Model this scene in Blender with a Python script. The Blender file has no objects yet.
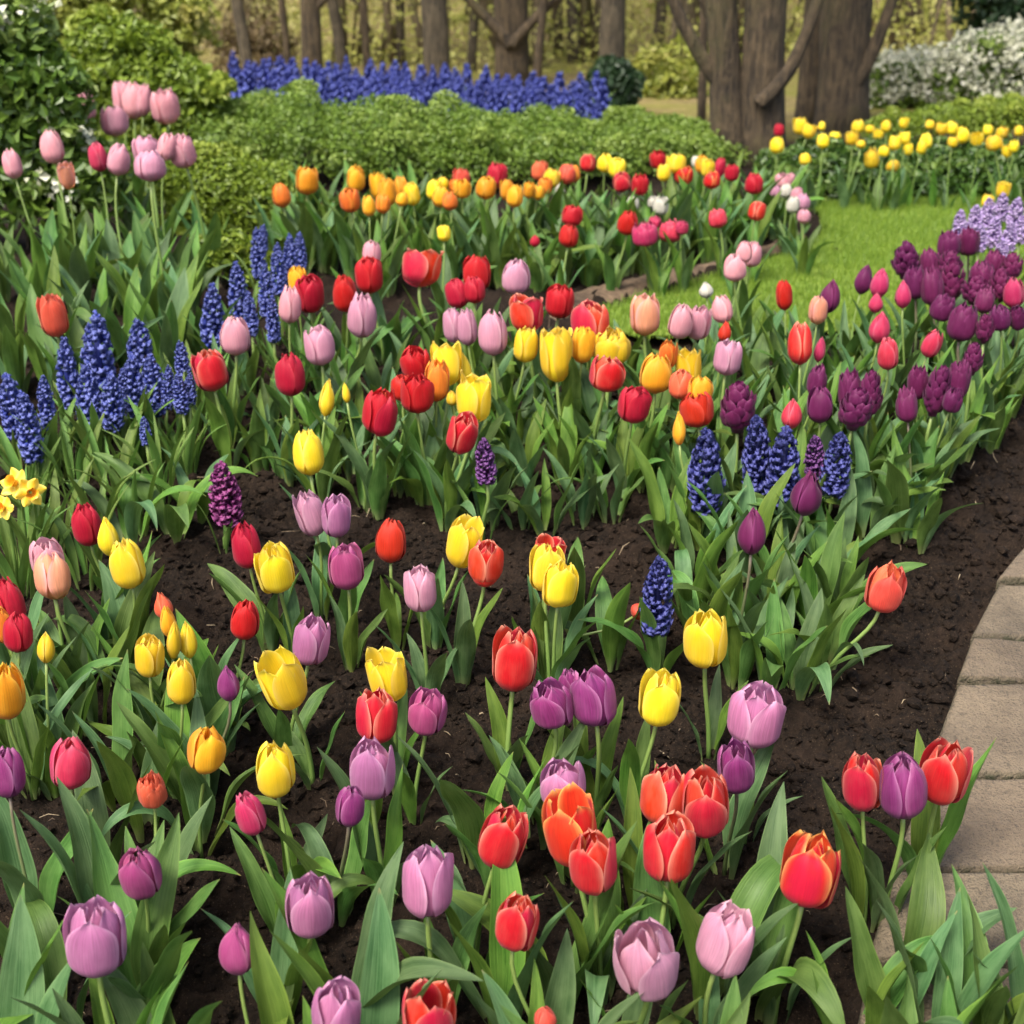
import bpy, math, random
import numpy as np
from mathutils import Vector, Matrix, Euler

R = math.radians
rnd = random.Random(7)
nrs = np.random.RandomState(11)
SC = bpy.context.scene
COL = SC.collection

# ------------------------------------------------------------------ camera
FPX, PITCH, CAMZ = 1400.0, R(22.2), 1.0
cam_d = bpy.data.cameras.new('camera')
cam = bpy.data.objects.new('camera', cam_d)
COL.objects.link(cam)
cam.location = (0, 0, CAMZ)
cam.rotation_euler = (R(90) - PITCH, 0, 0)
cam_d.sensor_width = 36.0
cam_d.lens = FPX / 1024 * 36
cam_d.clip_start = 0.05
cam_d.clip_end = 400
cam_d.dof.use_dof = True
cam_d.dof.focus_distance = 2.3
cam_d.dof.aperture_fstop = 5.2
SC.camera = cam

# ------------------------------------------------------------------ light
SUN_EL, SUN_AZ = R(58), R(215)          # azimuth clockwise from +Y: behind the camera, from the left
world = bpy.data.worlds.new('World')
SC.world = world
world.use_nodes = True
wn = world.node_tree
sky = wn.nodes.new('ShaderNodeTexSky')
sky.sky_type = 'NISHITA'
sky.sun_disc = False
sky.sun_elevation = SUN_EL
sky.sun_rotation = SUN_AZ
sky.air_density = 1.0
sky.dust_density = 5.0
sky.ozone_density = 0.6
bg = wn.nodes['Background']
bg.inputs['Strength'].default_value = 0.085
wn.links.new(sky.outputs[0], bg.inputs['Color'])
sun_d = bpy.data.lights.new('sun', 'SUN')
sun_d.energy = 1.5
sun_d.angle = R(20)
sun_d.color = (1.0, 0.955, 0.88)
sun = bpy.data.objects.new('sun', sun_d)
COL.objects.link(sun)
sd = Vector((math.sin(SUN_AZ) * math.cos(SUN_EL), math.cos(SUN_AZ) * math.cos(SUN_EL), math.sin(SUN_EL)))
sun.rotation_euler = sd.to_track_quat('Z', 'Y').to_euler()
SC.view_settings.view_transform = 'Standard'
SC.view_settings.look = 'None'
SC.view_settings.exposure = 1.85
SC.view_settings.gamma = 1.0
SC.cycles.max_bounces = 6
SC.cycles.diffuse_bounces = 3
SC.cycles.glossy_bounces = 2
SC.cycles.transmission_bounces = 3
SC.cycles.use_denoising = True

# ------------------------------------------------------------------ ground shape and pixel -> place
def ground(x, y):
    y = np.asarray(y, float); x = np.asarray(x, float)
    s = 0.35
    z = -0.2 * s * np.logaddexp(0, (3.5 - y) / s)
    z = z + 0.24 * 1.0 * np.logaddexp(0, (y - 13.0) / 1.0) * (y > 5)
    return z

FW = np.array((0, math.cos(PITCH), -math.sin(PITCH)))
UP = np.array((0, math.sin(PITCH), math.cos(PITCH)))

def ray(px, py):
    return FW + np.array(((px - 512) / FPX, 0, 0)) - (py - 512) / FPX * UP

def at_height(px, py, h=0.0):
    """point on the pixel's sight line that is h above the ground, and its depth"""
    d = ray(px, py)
    lo, hi = 0.6, 60.0
    f = lambda t: CAMZ + d[2] * t - float(ground(d[0] * t, d[1] * t)) - h
    for _ in range(60):
        m = 0.5 * (lo + hi)
        if f(m) > 0: lo = m
        else: hi = m
    t = 0.5 * (lo + hi)
    return Vector((d[0] * t, d[1] * t, CAMZ + d[2] * t)), t

def at_dist(px, py, Y):
    d = ray(px, py); t = Y / d[1]
    return Vector((d[0] * t, Y, CAMZ + d[2] * t)), t

def gpt(px, py):
    return at_height(px, py, 0.0)[0]

# ------------------------------------------------------------------ node helpers
def new_mat(name):
    m = bpy.data.materials.new(name); m.use_nodes = True
    nt = m.node_tree
    b = nt.nodes['Principled BSDF']
    return m, nt, b

def N(nt, t, **kw):
    n = nt.nodes.new(t)
    for k, v in kw.items():
        if k.startswith('i_'):
            key = k[2:]
            key = int(key) if key.isdigit() else key.replace('_', ' ')
            n.inputs[key].default_value = v
        else: setattr(n, k, v)
    return n

def mixc(nt, fac, a, b, blend='MIX'):
    n = nt.nodes.new('ShaderNodeMix'); n.data_type = 'RGBA'; n.blend_type = blend
    for s, v in ((0, fac), (6, a), (7, b)):
        if hasattr(v, 'links') or hasattr(v, 'is_linked'): nt.links.new(v, n.inputs[s])
        else: n.inputs[s].default_value = v if s == 0 else (*v, 1)
    return n.outputs[2]

def math_(nt, op, a, b=None, clamp=False):
    n = nt.nodes.new('ShaderNodeMath'); n.operation = op; n.use_clamp = clamp
    for s, v in ((0, a), (1, b)):
        if v is None: continue
        if hasattr(v, 'is_linked'): nt.links.new(v, n.inputs[s])
        else: n.inputs[s].default_value = v
    return n.outputs[0]

def maprange(nt, v, a, b, c=0.0, d=1.0):
    n = nt.nodes.new('ShaderNodeMapRange'); n.clamp = True
    nt.links.new(v, n.inputs[0])
    for i, q in enumerate((a, b, c, d)): n.inputs[i + 1].default_value = q
    return n.outputs[0]

def noise(nt, vec, scale, detail=4, rough=0.55):
    n = N(nt, 'ShaderNodeTexNoise', i_Scale=scale, i_Detail=detail, i_Roughness=rough)
    if vec is not None: nt.links.new(vec, n.inputs['Vector'])
    return n.outputs[0]

def uvparts(nt):
    tc = nt.nodes.new('ShaderNodeTexCoord')
    sp = nt.nodes.new('ShaderNodeSeparateXYZ')
    nt.links.new(tc.outputs['UV'], sp.inputs[0])
    return sp.outputs[0], sp.outputs[1]

def comb(nt, x, y, z=0.0):
    n = nt.nodes.new('ShaderNodeCombineXYZ')
    for i, v in enumerate((x, y, z)):
        if hasattr(v, 'is_linked'): nt.links.new(v, n.inputs[i])
        else: n.inputs[i].default_value = v
    return n.outputs[0]

def bump(nt, b, h, strength=0.3, dist=0.01):
    n = N(nt, 'ShaderNodeBump', i_Strength=strength, i_Distance=dist)
    nt.links.new(h, n.inputs['Height']); nt.links.new(n.outputs[0], b.inputs['Normal'])

def thin(nt, b, col, amount):
    """let some light through a petal or leaf"""
    out = nt.nodes['Material Output']
    tr = nt.nodes.new('ShaderNodeBsdfTranslucent')
    if hasattr(col, 'is_linked'): nt.links.new(col, tr.inputs[0])
    else: tr.inputs[0].default_value = (*col, 1)
    mx = nt.nodes.new('ShaderNodeMixShader'); mx.inputs[0].default_value = amount
    nt.links.new(b.outputs[0], mx.inputs[1]); nt.links.new(tr.outputs[0], mx.inputs[2])
    nt.links.new(mx.outputs[0], out.inputs['Surface'])

def petal_mat(name, base, edge, bottom, edge_amt=0.6, edge_pow=2.5, bot=0.25, tip=None, dark=0.72, blot_amt=.22):
    m, nt, b = new_mat(name)
    u, v = uvparts(nt)
    au = math_(nt, 'ABSOLUTE', math_(nt, 'SUBTRACT', math_(nt, 'MULTIPLY', u, 2.0), 1.0))
    oi = nt.nodes.new('ShaderNodeObjectInfo')
    streak = noise(nt, comb(nt, math_(nt, 'MULTIPLY', u, 44.0), math_(nt, 'MULTIPLY', v, 1.9), math_(nt, 'MULTIPLY', oi.outputs['Random'], 40.0)), 1.0, 3)
    blot = noise(nt, comb(nt, math_(nt, 'MULTIPLY', u, 2.2), math_(nt, 'MULTIPLY', v, 1.8), math_(nt, 'MULTIPLY', oi.outputs['Random'], 17.0)), 1.6, 2)
    dk = tuple(c * dark for c in base)
    c = mixc(nt, maprange(nt, streak, 0.35, 0.68), dk, base)
    c = mixc(nt, maprange(nt, blot, 0.42, 0.72, 0.0, blot_amt), c, tuple(0.6 * p + 0.4 * q for p, q in zip(base, edge)))
    # pale margin follows the petal's rim, stronger towards the tip
    e = math_(nt, 'POWER', au, edge_pow * 5)
    top = maprange(nt, v, 0.88, 1.0, 0.0, 1.0)
    e = math_(nt, 'MAXIMUM', e, math_(nt, 'MULTIPLY', top, math_(nt, 'POWER', top, 1.0)))
    e = math_(nt, 'MULTIPLY', e, maprange(nt, v, 0.15, 0.6, 0.15, 1.0))
    e = math_(nt, 'MULTIPLY', e, maprange(nt, streak, 0.3, 0.7, 0.6, 1.0))
    c = mixc(nt, math_(nt, 'MULTIPLY', e, edge_amt, True), c, edge)
    if bot > 0:
        lo = maprange(nt, v, bot, 0.0, 0.0, 0.85)
        c = mixc(nt, math_(nt, 'MULTIPLY', lo, maprange(nt, streak, 0.3, 0.7, 0.5, 1.0)), c, bottom)
    hs = N(nt, 'ShaderNodeHueSaturation')
    nt.links.new(c, hs.inputs['Color'])
    nt.links.new(maprange(nt, oi.outputs['Random'], 0, 1, 0.488, 0.512), hs.inputs['Hue'])
    nt.links.new(maprange(nt, oi.outputs['Random'], 0, 1, 0.86, 1.1), hs.inputs['Value'])
    c = hs.outputs[0]
    nt.links.new(c, b.inputs['Base Color'])
    b.inputs['Roughness'].default_value = 0.5
    b.inputs['Specular IOR Level'].default_value = 0.28
    b.inputs['Sheen Weight'].default_value = 0.085
    bump(nt, b, streak, 0.35, 0.002)
    thin(nt, b, c, 0.36)
    return m

PET = {
 'R':  petal_mat('red_petal', (.56, .006, .008), (.78, .10, .08), (.40, .012, .012), .5, 1.6, .12),
 'RE': petal_mat('pale_edged_red_petal', (.66, .010, .016), (.90, .44, .30), (.50, .06, .09), .95, 1.3, .30, dark=.78, blot_amt=.16),
 'RY': petal_mat('yellow_tipped_red_petal', (.68, .014, .010), (.92, .58, .16), (.60, .05, .05), .95, 1.2, .2, dark=.8, blot_amt=.10),
 'C':  petal_mat('coral_petal', (.78, .10, .055), (.88, .32, .20), (.70, .16, .10), .6, 1.6, .2),
 'Y':  petal_mat('yellow_petal', (.90, .66, .018), (.93, .80, .24), (.82, .52, .01), .7, 1.2, .22, dark=.86),
 'YO': petal_mat('golden_petal', (.88, .40, .015), (.92, .66, .10), (.80, .24, .05), .8, 1.2, .3, dark=.82),
 'O':  petal_mat('orange_petal', (.85, .22, .025), (.92, .50, .06), (.75, .12, .06), .8, 1.2, .2),
 'M':  petal_mat('mauve_petal', (.50, .17, .34), (.76, .46, .62), (.38, .10, .26), .8, 1.4, .25, dark=.72),
 'P':  petal_mat('purple_petal', (.30, .035, .18), (.60, .26, .46), (.17, .015, .10), .8, 1.5, .25, dark=.62),
 'VP': petal_mat('magenta_purple_petal', (.40, .06, .20), (.68, .28, .44), (.25, .03, .14), .7, 1.8, .2),
 'D':  petal_mat('plum_petal', (.150, .011, .080), (.34, .07, .22), (.07, .004, .04), .75, 1.5, .15),
 'K':  petal_mat('pink_petal', (.80, .36, .42), (.90, .64, .64), (.72, .42, .34), .7, 1.6, .22),
 'LK': petal_mat('lilac_pink_petal', (.66, .30, .42), (.84, .58, .64), (.50, .20, .32), .7, 1.6, .22),
 'HK': petal_mat('hot_pink_petal', (.64, .035, .11), (.80, .30, .38), (.48, .02, .08), .65, 1.8, .2),
 'KY': petal_mat('peach_petal', (.84, .36, .20), (.84, .46, .52), (.80, .42, .10), .8, 1.0, .3),
 'W':  petal_mat('white_petal', (.62, .60, .50), (.70, .68, .60), (.50, .54, .30), .5, 1.6, .25, dark=.92),
}
KINDWORD = {'R': 'red', 'RE': 'pale-edged red', 'RY': 'red-and-yellow', 'C': 'coral', 'Y': 'yellow', 'YO': 'golden yellow', 'O': 'orange', 'M': 'mauve', 'P': 'purple',
            'VP': 'pinkish purple', 'D': 'dark plum', 'K': 'pink', 'LK': 'lilac pink', 'HK': 'deep pink', 'KY': 'peach', 'W': 'white'}

def leaf_mat(name, base, light, gloss=0.47, tr=0.2):
    m, nt, b = new_mat(name)
    u, v = uvparts(nt)
    oi = nt.nodes.new('ShaderNodeObjectInfo')
    st = noise(nt, comb(nt, math_(nt, 'MULTIPLY', u, 34.0), math_(nt, 'MULTIPLY', v, 0.8), math_(nt, 'MULTIPLY', oi.outputs['Random'], 30.0)), 1.0, 3)
    bl = noise(nt, comb(nt, math_(nt, 'MULTIPLY', u, 2.0), math_(nt, 'MULTIPLY', v, 4.0), math_(nt, 'MULTIPLY', oi.outputs['Random'], 9.0)), 1.3, 4)
    c = mixc(nt, maprange(nt, st, 0.36, 0.64), tuple(.8 * p for p in base), tuple(0.5 * p + 0.5 * q for p, q in zip(base, light)))
    c = mixc(nt, maprange(nt, bl, 0.38, 0.72, 0.0, 0.8), c, light)
    au = math_(nt, 'ABSOLUTE', math_(nt, 'SUBTRACT', math_(nt, 'MULTIPLY', u, 2.0), 1.0))
    c = mixc(nt, maprange(nt, au, 0.86, 1.0, 0.0, 0.5), c, (light[0] * 1.5, light[1] * 1.4, light[2] * 1.3))
    c = mixc(nt, maprange(nt, v, 0.16, 0.0, 0.0, 0.7), c, (.30, .36, .13))
    c = mixc(nt, math_(nt, 'MULTIPLY', maprange(nt, v, 0.965, 1.0, 0.0, 0.8), maprange(nt, oi.outputs['Random'], 0.5, 0.9)), c, (.30, .20, .08))
    hs = N(nt, 'ShaderNodeHueSaturation')
    nt.links.new(c, hs.inputs['Color'])
    nt.links.new(maprange(nt, oi.outputs['Random'], 0, 1, 0.475, 0.52), hs.inputs['Hue'])
    nt.links.new(maprange(nt, oi.outputs['Random'], 0, 1, 0.78, 1.2), hs.inputs['Value'])
    c = hs.outputs[0]
    nt.links.new(c, b.inputs['Base Color'])
    b.inputs['Roughness'].default_value = gloss
    b.inputs['Specular IOR Level'].default_value = 0.32
    bump(nt, b, st, 0.5, 0.003)
    thin(nt, b, mixc(nt, 0.5, c, (.16, .26, .03)), tr)
    return m

LEAFM = [leaf_mat('tulip_leaf_green', (.040, .110, .016), (.125, .225, .055)),
         leaf_mat('tulip_leaf_bluish', (.040, .108, .032), (.130, .225, .090)),
         leaf_mat('tulip_leaf_fresh', (.058, .142, .016), (.150, .260, .042))]
STRAPM = leaf_mat('strap_leaf_green', (.085, .165, .028), (.15, .26, .055))

def stem_mat(name, base, top):
    m, nt, b = new_mat(name)
    u, v = uvparts(nt)
    oi = nt.nodes.new('ShaderNodeObjectInfo')
    st = noise(nt, comb(nt, math_(nt, 'MULTIPLY', u, 12.0), math_(nt, 'MULTIPLY', v, 2.0), math_(nt, 'MULTIPLY', oi.outputs['Random'], 9.0)), 1.0, 2)
    c = mixc(nt, maprange(nt, v, 0.3, 1.0), base, top)
    c = mixc(nt, maprange(nt, st, 0.4, 0.7, 0, 0.5), c, tuple(x * 1.35 for x in base))
    nt.links.new(c, b.inputs['Base Color']); b.inputs['Roughness'].default_value = 0.42
    return m
STEMM = stem_mat('flower_stem_green', (.13, .22, .05), (.19, .25, .065))
STEMD = stem_mat('dark_flower_stem', (.10, .15, .05), (.13, .08, .07))

# ------------------------------------------------------------------ mesh helpers
class MB:
    def __init__(s): s.v = []; s.f = []; s.uv = []; s.mi = []
    def add(s, V, F, UV=None, mi=0):
        o = sum(len(a) for a in s.v) if False else getattr(s, 'n', 0)
        V = np.asarray(V, float); s.v.append(V); s.n = o + len(V)
        for q in F: s.f.append(tuple(i + o for i in q))
        s.uv.append(np.zeros((len(V), 2)) if UV is None else np.asarray(UV, float))
        if mi or s.mi:
            s.mi.extend([0] * (len(s.f) - len(F) - len(s.mi))); s.mi.extend([mi] * len(F))
    def mesh(s, name, mats, smooth=True):
        return raw_mesh(name, np.concatenate(s.v), s.f, np.concatenate(s.uv), mats, smooth, s.mi)

def raw_mesh(name, V, F, UV, mats, smooth=True, mi=None):
    me = bpy.data.meshes.new(name)
    V = np.asarray(V, np.float32)
    if isinstance(F, np.ndarray):
        k = F.shape[1]; nf = len(F); loops = F.reshape(-1).astype(np.int32)
        start = np.arange(nf, dtype=np.int32) * k
    else:
        ln = np.array([len(q) for q in F], np.int32); nf = len(F)
        loops = np.fromiter((i for q in F for i in q), np.int32)
        start = np.concatenate(([0], np.cumsum(ln)[:-1])).astype(np.int32)
    me.vertices.add(len(V)); me.vertices.foreach_set('co', V.reshape(-1))
    me.loops.add(len(loops)); me.loops.foreach_set('vertex_index', loops)
    me.polygons.add(nf); me.polygons.foreach_set('loop_start', start)
    if UV is not None:
        ul = me.uv_layers.new(name='UVMap')
        ul.data.foreach_set('uv', np.asarray(UV, np.float32)[loops].reshape(-1))
    if mats is not None:
        for m in (mats if isinstance(mats, (list, tuple)) else [mats]): me.materials.append(m)
    me.update(calc_edges=True)
    me.polygons.foreach_set('use_smooth', np.full(nf, smooth))
    if mi: me.polygons.foreach_set('material_index', np.array(mi, np.int32))
    me.update()
    return me

def put(name, me, parent=None, loc=(0, 0, 0), rot=(0, 0, 0), scale=(1, 1, 1)):
    o = bpy.data.objects.new(name, me)
    COL.objects.link(o)
    o.location = loc; o.rotation_euler = rot; o.scale = scale
    if parent is not None: o.parent = parent
    return o

def thing(name, label, cat, loc=(0, 0, 0), group=None, rotz=0.0):
    o = put(name, None, None, loc, (0, 0, rotz))
    o.empty_display_size = 0.02
    tag(o, label, cat, group)
    return o

def tag(o, label=None, cat=None, group=None, kind=None):
    if label: o['label'] = label
    if cat: o['category'] = cat
    if group: o['group'] = group
    if kind: o['kind'] = kind
    return o

def grid_faces(nu, nv, off=0):
    F = []
    for j in range(nv - 1):
        for i in range(nu - 1):
            a = off + j * nu + i
            F.append((a, a + 1, a + nu + 1, a + nu))
    return F

def tube(pts, rad, n=8, cap=True, uvv=(0, 1), wob=0.0, rs=None):
    P = [Vector(p) for p in pts]; m = len(P)
    V = []; UV = []
    side = None
    for i, p in enumerate(P):
        t = (P[min(i + 1, m - 1)] - P[max(i - 1, 0)]).normalized()
        if side is None:
            side = t.cross(Vector((0, 1, 0)) if abs(t.y) < 0.9 else Vector((1, 0, 0))).normalized()
        side = (side - t * side.dot(t)).normalized()
        b = t.cross(side)
        for k in range(n):
            a = 2 * math.pi * k / n
            r = rad[i] * (1 + (wob * (rs.random() - 0.5) if rs else 0))
            V.append(p + side * (math.cos(a) * r) + b * (math.sin(a) * r))
            UV.append((k / n, uvv[0] + (uvv[1] - uvv[0]) * i / (m - 1)))
    F = []
    for i in range(m - 1):
        for k in range(n):
            a = i * n + k; c = i * n + (k + 1) % n
            F.append((a, c, c + n, a + n))
    if cap:
        F.append(tuple(range((m - 1) * n, m * n))); F.append(tuple(reversed(range(n))))
    return [tuple(v) for v in V], F, UV

def interp(t, cp):
    xs = [c[0] for c in cp]; ys = [c[1] for c in cp]
    # smooth monotone-ish interpolation
    t = np.asarray(t, float)
    out = np.zeros_like(t)
    m = [0.0] * len(xs)
    for i in range(len(xs)):
        a, b = max(i - 1, 0), min(i + 1, len(xs) - 1)
        m[i] = (ys[b] - ys[a]) / (xs[b] - xs[a])
    for i in range(len(xs) - 1):
        h = xs[i + 1] - xs[i]
        q = (t >= xs[i]) & (t <= xs[i + 1])
        s = (t[q] - xs[i]) / h
        out[q] = ((2 * s**3 - 3 * s**2 + 1) * ys[i] + (s**3 - 2 * s**2 + s) * h * m[i] + (-2 * s**3 + 3 * s**2) * ys[i + 1] + (s**3 - s**2) * h * m[i + 1])
    return out

# numpy value noise
def vnoise(x, y, seed=0):
    xi = np.floor(x).astype(np.int64); yi = np.floor(y).astype(np.int64)
    xf = x - xi; yf = y - yi
    def h(a, b):
        n = (a * 374761393 + b * 668265263 + seed * 144665) & 0x7fffffff
        n = ((n ^ (n >> 13)) * 1274126177) & 0x7fffffff
        return ((n ^ (n >> 16)) & 0xffff) / 65535.0
    u = xf * xf * (3 - 2 * xf); v = yf * yf * (3 - 2 * yf)
    return (h(xi, yi) * (1 - u) + h(xi + 1, yi) * u) * (1 - v) + (h(xi, yi + 1) * (1 - u) + h(xi + 1, yi + 1) * u) * v

def fbm(x, y, octs, seed=0):
    s = 0.0
    for k, (sc, am) in enumerate(octs): s = s + am * (vnoise(x * sc, y * sc, seed + k * 7) - 0.5)
    return s

def relief(x, y):
    """soil lumps near the viewer"""
    near = np.clip((6.5 - y) / 2.0, 0, 1) * np.clip((y - 0.2) / 0.5, 0, 1)
    a = fbm(x, y, [(3.1, .030), (9, .026), (23, .026), (52, .028), (110, .014)])
    r = np.abs(vnoise(x * 34, y * 34, 91) - 0.5) * 0.014
    r = (a - r) * near
    pp = globals().get('path_zone')
    return r if pp is None else r * (1 - pp(x, y))

def surf(x, y):
    return float(ground(x, y) + relief(np.array([x]), np.array([y]))[0])
# ================================================================== SETTING
def soil_material():
    m, nt, b = new_mat('ground_soil')
    tc = nt.nodes.new('ShaderNodeTexCoord'); P = tc.outputs['Object']
    n1 = noise(nt, P, 90.0, 6, 0.65); n2 = noise(nt, P, 7.0, 4); n3 = noise(nt, P, 330.0, 3)
    c = mixc(nt, maprange(nt, n1, 0.32, 0.7), (.0022, .0015, .0010), (.024, .0150, .0092))
    c = mixc(nt, maprange(nt, n2, 0.45, 0.7, 0, 0.4), c, (.040, .025, .0165))
    c = mixc(nt, maprange(nt, n3, 0.64, 0.72, 0, 0.7), c, (.17, .12, .075))
    # woodland floor further back: old leaves, moss and bare earth
    sp = nt.nodes.new('ShaderNodeSeparateXYZ'); nt.links.new(P, sp.inputs[0])
    f1 = noise(nt, P, 1.1, 5); f2 = noise(nt, P, 9.0, 5); f3 = noise(nt, P, 45.0, 3)
    lf = mixc(nt, maprange(nt, f2, 0.35, 0.65), (.15, .115, .045), (.30, .235, .10))
    lf = mixc(nt, maprange(nt, f3, 0.5, 0.75, 0, 0.8), lf, (.38, .30, .15))
    lf = mixc(nt, maprange(nt, f1, 0.42, 0.6, 0, 0.85), lf, (.19, .19, .038))
    far = maprange(nt, math_(nt, 'ADD', sp.outputs[1], math_(nt, 'MULTIPLY', f1, 2.0)), 8.6, 10.2)
    c = mixc(nt, far, c, lf)
    nt.links.new(c, b.inputs['Base Color'])
    b.inputs['Roughness'].default_value = 0.9
    b.inputs['Specular IOR Level'].default_value = 0.15
    bump(nt, b, math_(nt, 'ADD', n1, math_(nt, 'MULTIPLY', n3, 0.4)), 0.9, 0.012)
    return m
SOIL = soil_material()

def lerp2(a, b, t): return (a[0] + (b[0] - a[0]) * t, a[1] + (b[1] - a[1]) * t)
def in_poly(x, y, poly):
    x = np.asarray(x); y = np.asarray(y)
    r = np.zeros(x.shape, bool)
    for (x1, y1), (x2, y2) in zip(poly, poly[1:] + poly[:1]):
        q = ((y1 > y) != (y2 > y))
        with np.errstate(divide='ignore', invalid='ignore'):
            xx = (x2 - x1) * (y - y1) / ((y2 - y1) or 1e-9) + x1
        r ^= q & (x < xx)
    return r

edge_px = [(1104, 492), (1058, 520), (1026, 545), (990, 592), (963, 650), (950, 690), (916, 788), (884, 880), (858, 975), (842, 1075), (834, 1190)]
right_px = [(1290, 496), (1290, 524), (1290, 549), (1300, 598), (1310, 657), (1315, 698), (1330, 797), (1345, 893), (1360, 985), (1375, 1080), (1390, 1190)]
path_poly = [(p.x, p.y) for p in (gpt(*q) for q in edge_px + right_px[::-1])]
def path_zone(x, y):
    return in_poly(x, y, path_poly).astype(float)
def axis(segs):
    out = [segs[0][0]]
    for a, b, st in segs:
        n = max(1, int(round((b - a) / st)))
        out += list(np.linspace(a, b, n + 1)[1:])
    return np.array(out)
xs = axis([(-90, -20, 10), (-20, -6, 1.4), (-6, -2.2, .19), (-2.2, 2.2, .0125), (2.2, 6, .19), (6, 20, 1.4), (20, 90, 10)])
ys = axis([(-30, -2, 4), (-2, .7, .15), (.7, 3.6, .0125), (3.6, 6.5, .035), (6.5, 14, .25), (14, 40, 1.3), (40, 120, 10)])
X, Y = np.meshgrid(xs, ys)
Z = ground(X, Y) + relief(X, Y)
nx, ny = len(xs), len(ys)
idx = np.arange(nx * ny).reshape(ny, nx)
F = np.stack([idx[:-1, :-1], idx[:-1, 1:], idx[1:, 1:], idx[1:, :-1]], -1).reshape(-1, 4)
g = put('ground', raw_mesh('ground', np.stack([X, Y, Z], -1).reshape(-1, 3), F, None, SOIL))
tag(g, kind='structure')

# --- lawn: a sheet a little above the soil, with its blades
lawn_px = [(575, 326), (640, 303), (720, 281), (800, 256), (822, 238), (818, 216), (795, 203), (860, 202), (960, 203), (1100, 206), (1250, 230), (1250, 330), (980, 330), (760, 345), (640, 350)]
lawn_poly = [(p.x, p.y) for p in (gpt(*q) for q in lawn_px)]
def lawn_material():
    m, nt, b = new_mat('lawn_turf')
    tc = nt.nodes.new('ShaderNodeTexCoord')
    n1 = noise(nt, tc.outputs['Object'], 2.3, 4); n2 = noise(nt, tc.outputs['Object'], 60.0, 4)
    c = mixc(nt, maprange(nt, n2, 0.35, 0.7), (.08, .14, .012), (.18, .27, .025))
    c = mixc(nt, maprange(nt, n1, 0.4, 0.65, 0, 0.6), c, (.25, .31, .045))
    nt.links.new(c, b.inputs['Base Color']); b.inputs['Roughness'].default_value = 0.8
    bump(nt, b, n2, 0.8, 0.01)
    return m
lx0, lx1 = min(p[0] for p in lawn_poly), max(p[0] for p in lawn_poly)
ly0, ly1 = min(p[1] for p in lawn_poly), max(p[1] for p in lawn_poly)
gx = np.arange(lx0, lx1, .03); gy = np.arange(ly0, ly1, .03)
GX, GY = np.meshgrid(gx, gy); inside = in_poly(GX, GY, lawn_poly)
GZ = ground(GX, GY) + fbm(GX, GY, [(2.5, .02), (8, .01)]) + .022
k = np.arange(GX.size).reshape(GX.shape)
cell = inside[:-1, :-1] & inside[1:, 1:] & inside[:-1, 1:] & inside[1:, :-1]
FF = np.stack([k[:-1, :-1], k[:-1, 1:], k[1:, 1:], k[1:, :-1]], -1)[cell]
o = put('lawn', raw_mesh('lawn', np.stack([GX, GY, GZ], -1).reshape(-1, 3), FF, None, lawn_material()))
tag(o, kind='structure')
def grass_material():
    m, nt, b = new_mat('grass_blades')
    u, v = uvparts(nt)
    c = mixc(nt, u, (.10, .19, .016), (.22, .32, .036))
    nt.links.new(c, b.inputs['Base Color']); b.inputs['Roughness'].default_value = 0.5
    thin(nt, b, c, 0.25)
    return m
nb = 90000
bx = nrs.uniform(lx0, lx1, nb * 3); by = nrs.uniform(ly0, ly1, nb * 3)
q = in_poly(bx, by, lawn_poly); bx, by = bx[q][:nb], by[q][:nb]; nb = len(bx)
bz = ground(bx, by) + fbm(bx, by, [(2.5, .02), (8, .01)]) + .018
a = nrs.uniform(0, 6.283, nb); hh = nrs.uniform(.014, .034, nb); le = nrs.uniform(0, .014, nb); w = .0016
V = np.stack([np.stack([bx - w * np.cos(a), by - w * np.sin(a), bz], -1), np.stack([bx + w * np.cos(a), by + w * np.sin(a), bz], -1),
              np.stack([bx + le * np.sin(a * 3), by + le * np.cos(a * 5), bz + hh], -1)], 1).reshape(-1, 3)
rr = nrs.rand(nb)
UVg = np.repeat(np.stack([rr, rr], -1), 3, 0)
o = put('grass', raw_mesh('grass', V, np.arange(nb * 3).reshape(-1, 3), UVg, grass_material(), False))
tag(o, 'short green mown grass blades of the lawn between the flower beds', 'grass', kind='stuff')

# --- narrow tan footpath that edges the lawn
fp = [((548, 322), (556, 296)), (((600, 305), (606, 284))), ((645, 292), (648, 276)), ((690, 279), (690, 267)), ((730, 268), (726, 258)), ((775, 254), (768, 246)), ((806, 240), (798, 234))]
m, nt, b = new_mat('footpath_earth')
tc = nt.nodes.new('ShaderNodeTexCoord'); n1 = noise(nt, tc.outputs['Object'], 30.0, 6, .65)
nt.links.new(mixc(nt, maprange(nt, n1, .35, .65), (.07, .045, .026), (.17, .115, .068)), b.inputs['Base Color']); b.inputs['Roughness'].default_value = .9; bump(nt, b, n1, .6, .01)
VV = []
for i in range(len(fp) - 1):
    for q in range(8 if i < len(fp) - 2 else 9):
        a_, b_ = lerp2(fp[i][0], fp[i + 1][0], q / 8), lerp2(fp[i][1], fp[i + 1][1], q / 8)
        for s_ in range(6):
            p = gpt(*lerp2(a_, b_, s_ / 5)); VV.append((p.x, p.y, float(ground(p.x, p.y)) + .018 + float(fbm(np.array([p.x]), np.array([p.y]), [(9, .02), (30, .012)])[0]) - .035 * abs(s_ / 2.5 - 1)**3))
o = put('footpath', raw_mesh('footpath', VV, grid_faces(6, len(VV) // 6), None, m)); tag(o, kind='structure')
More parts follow.
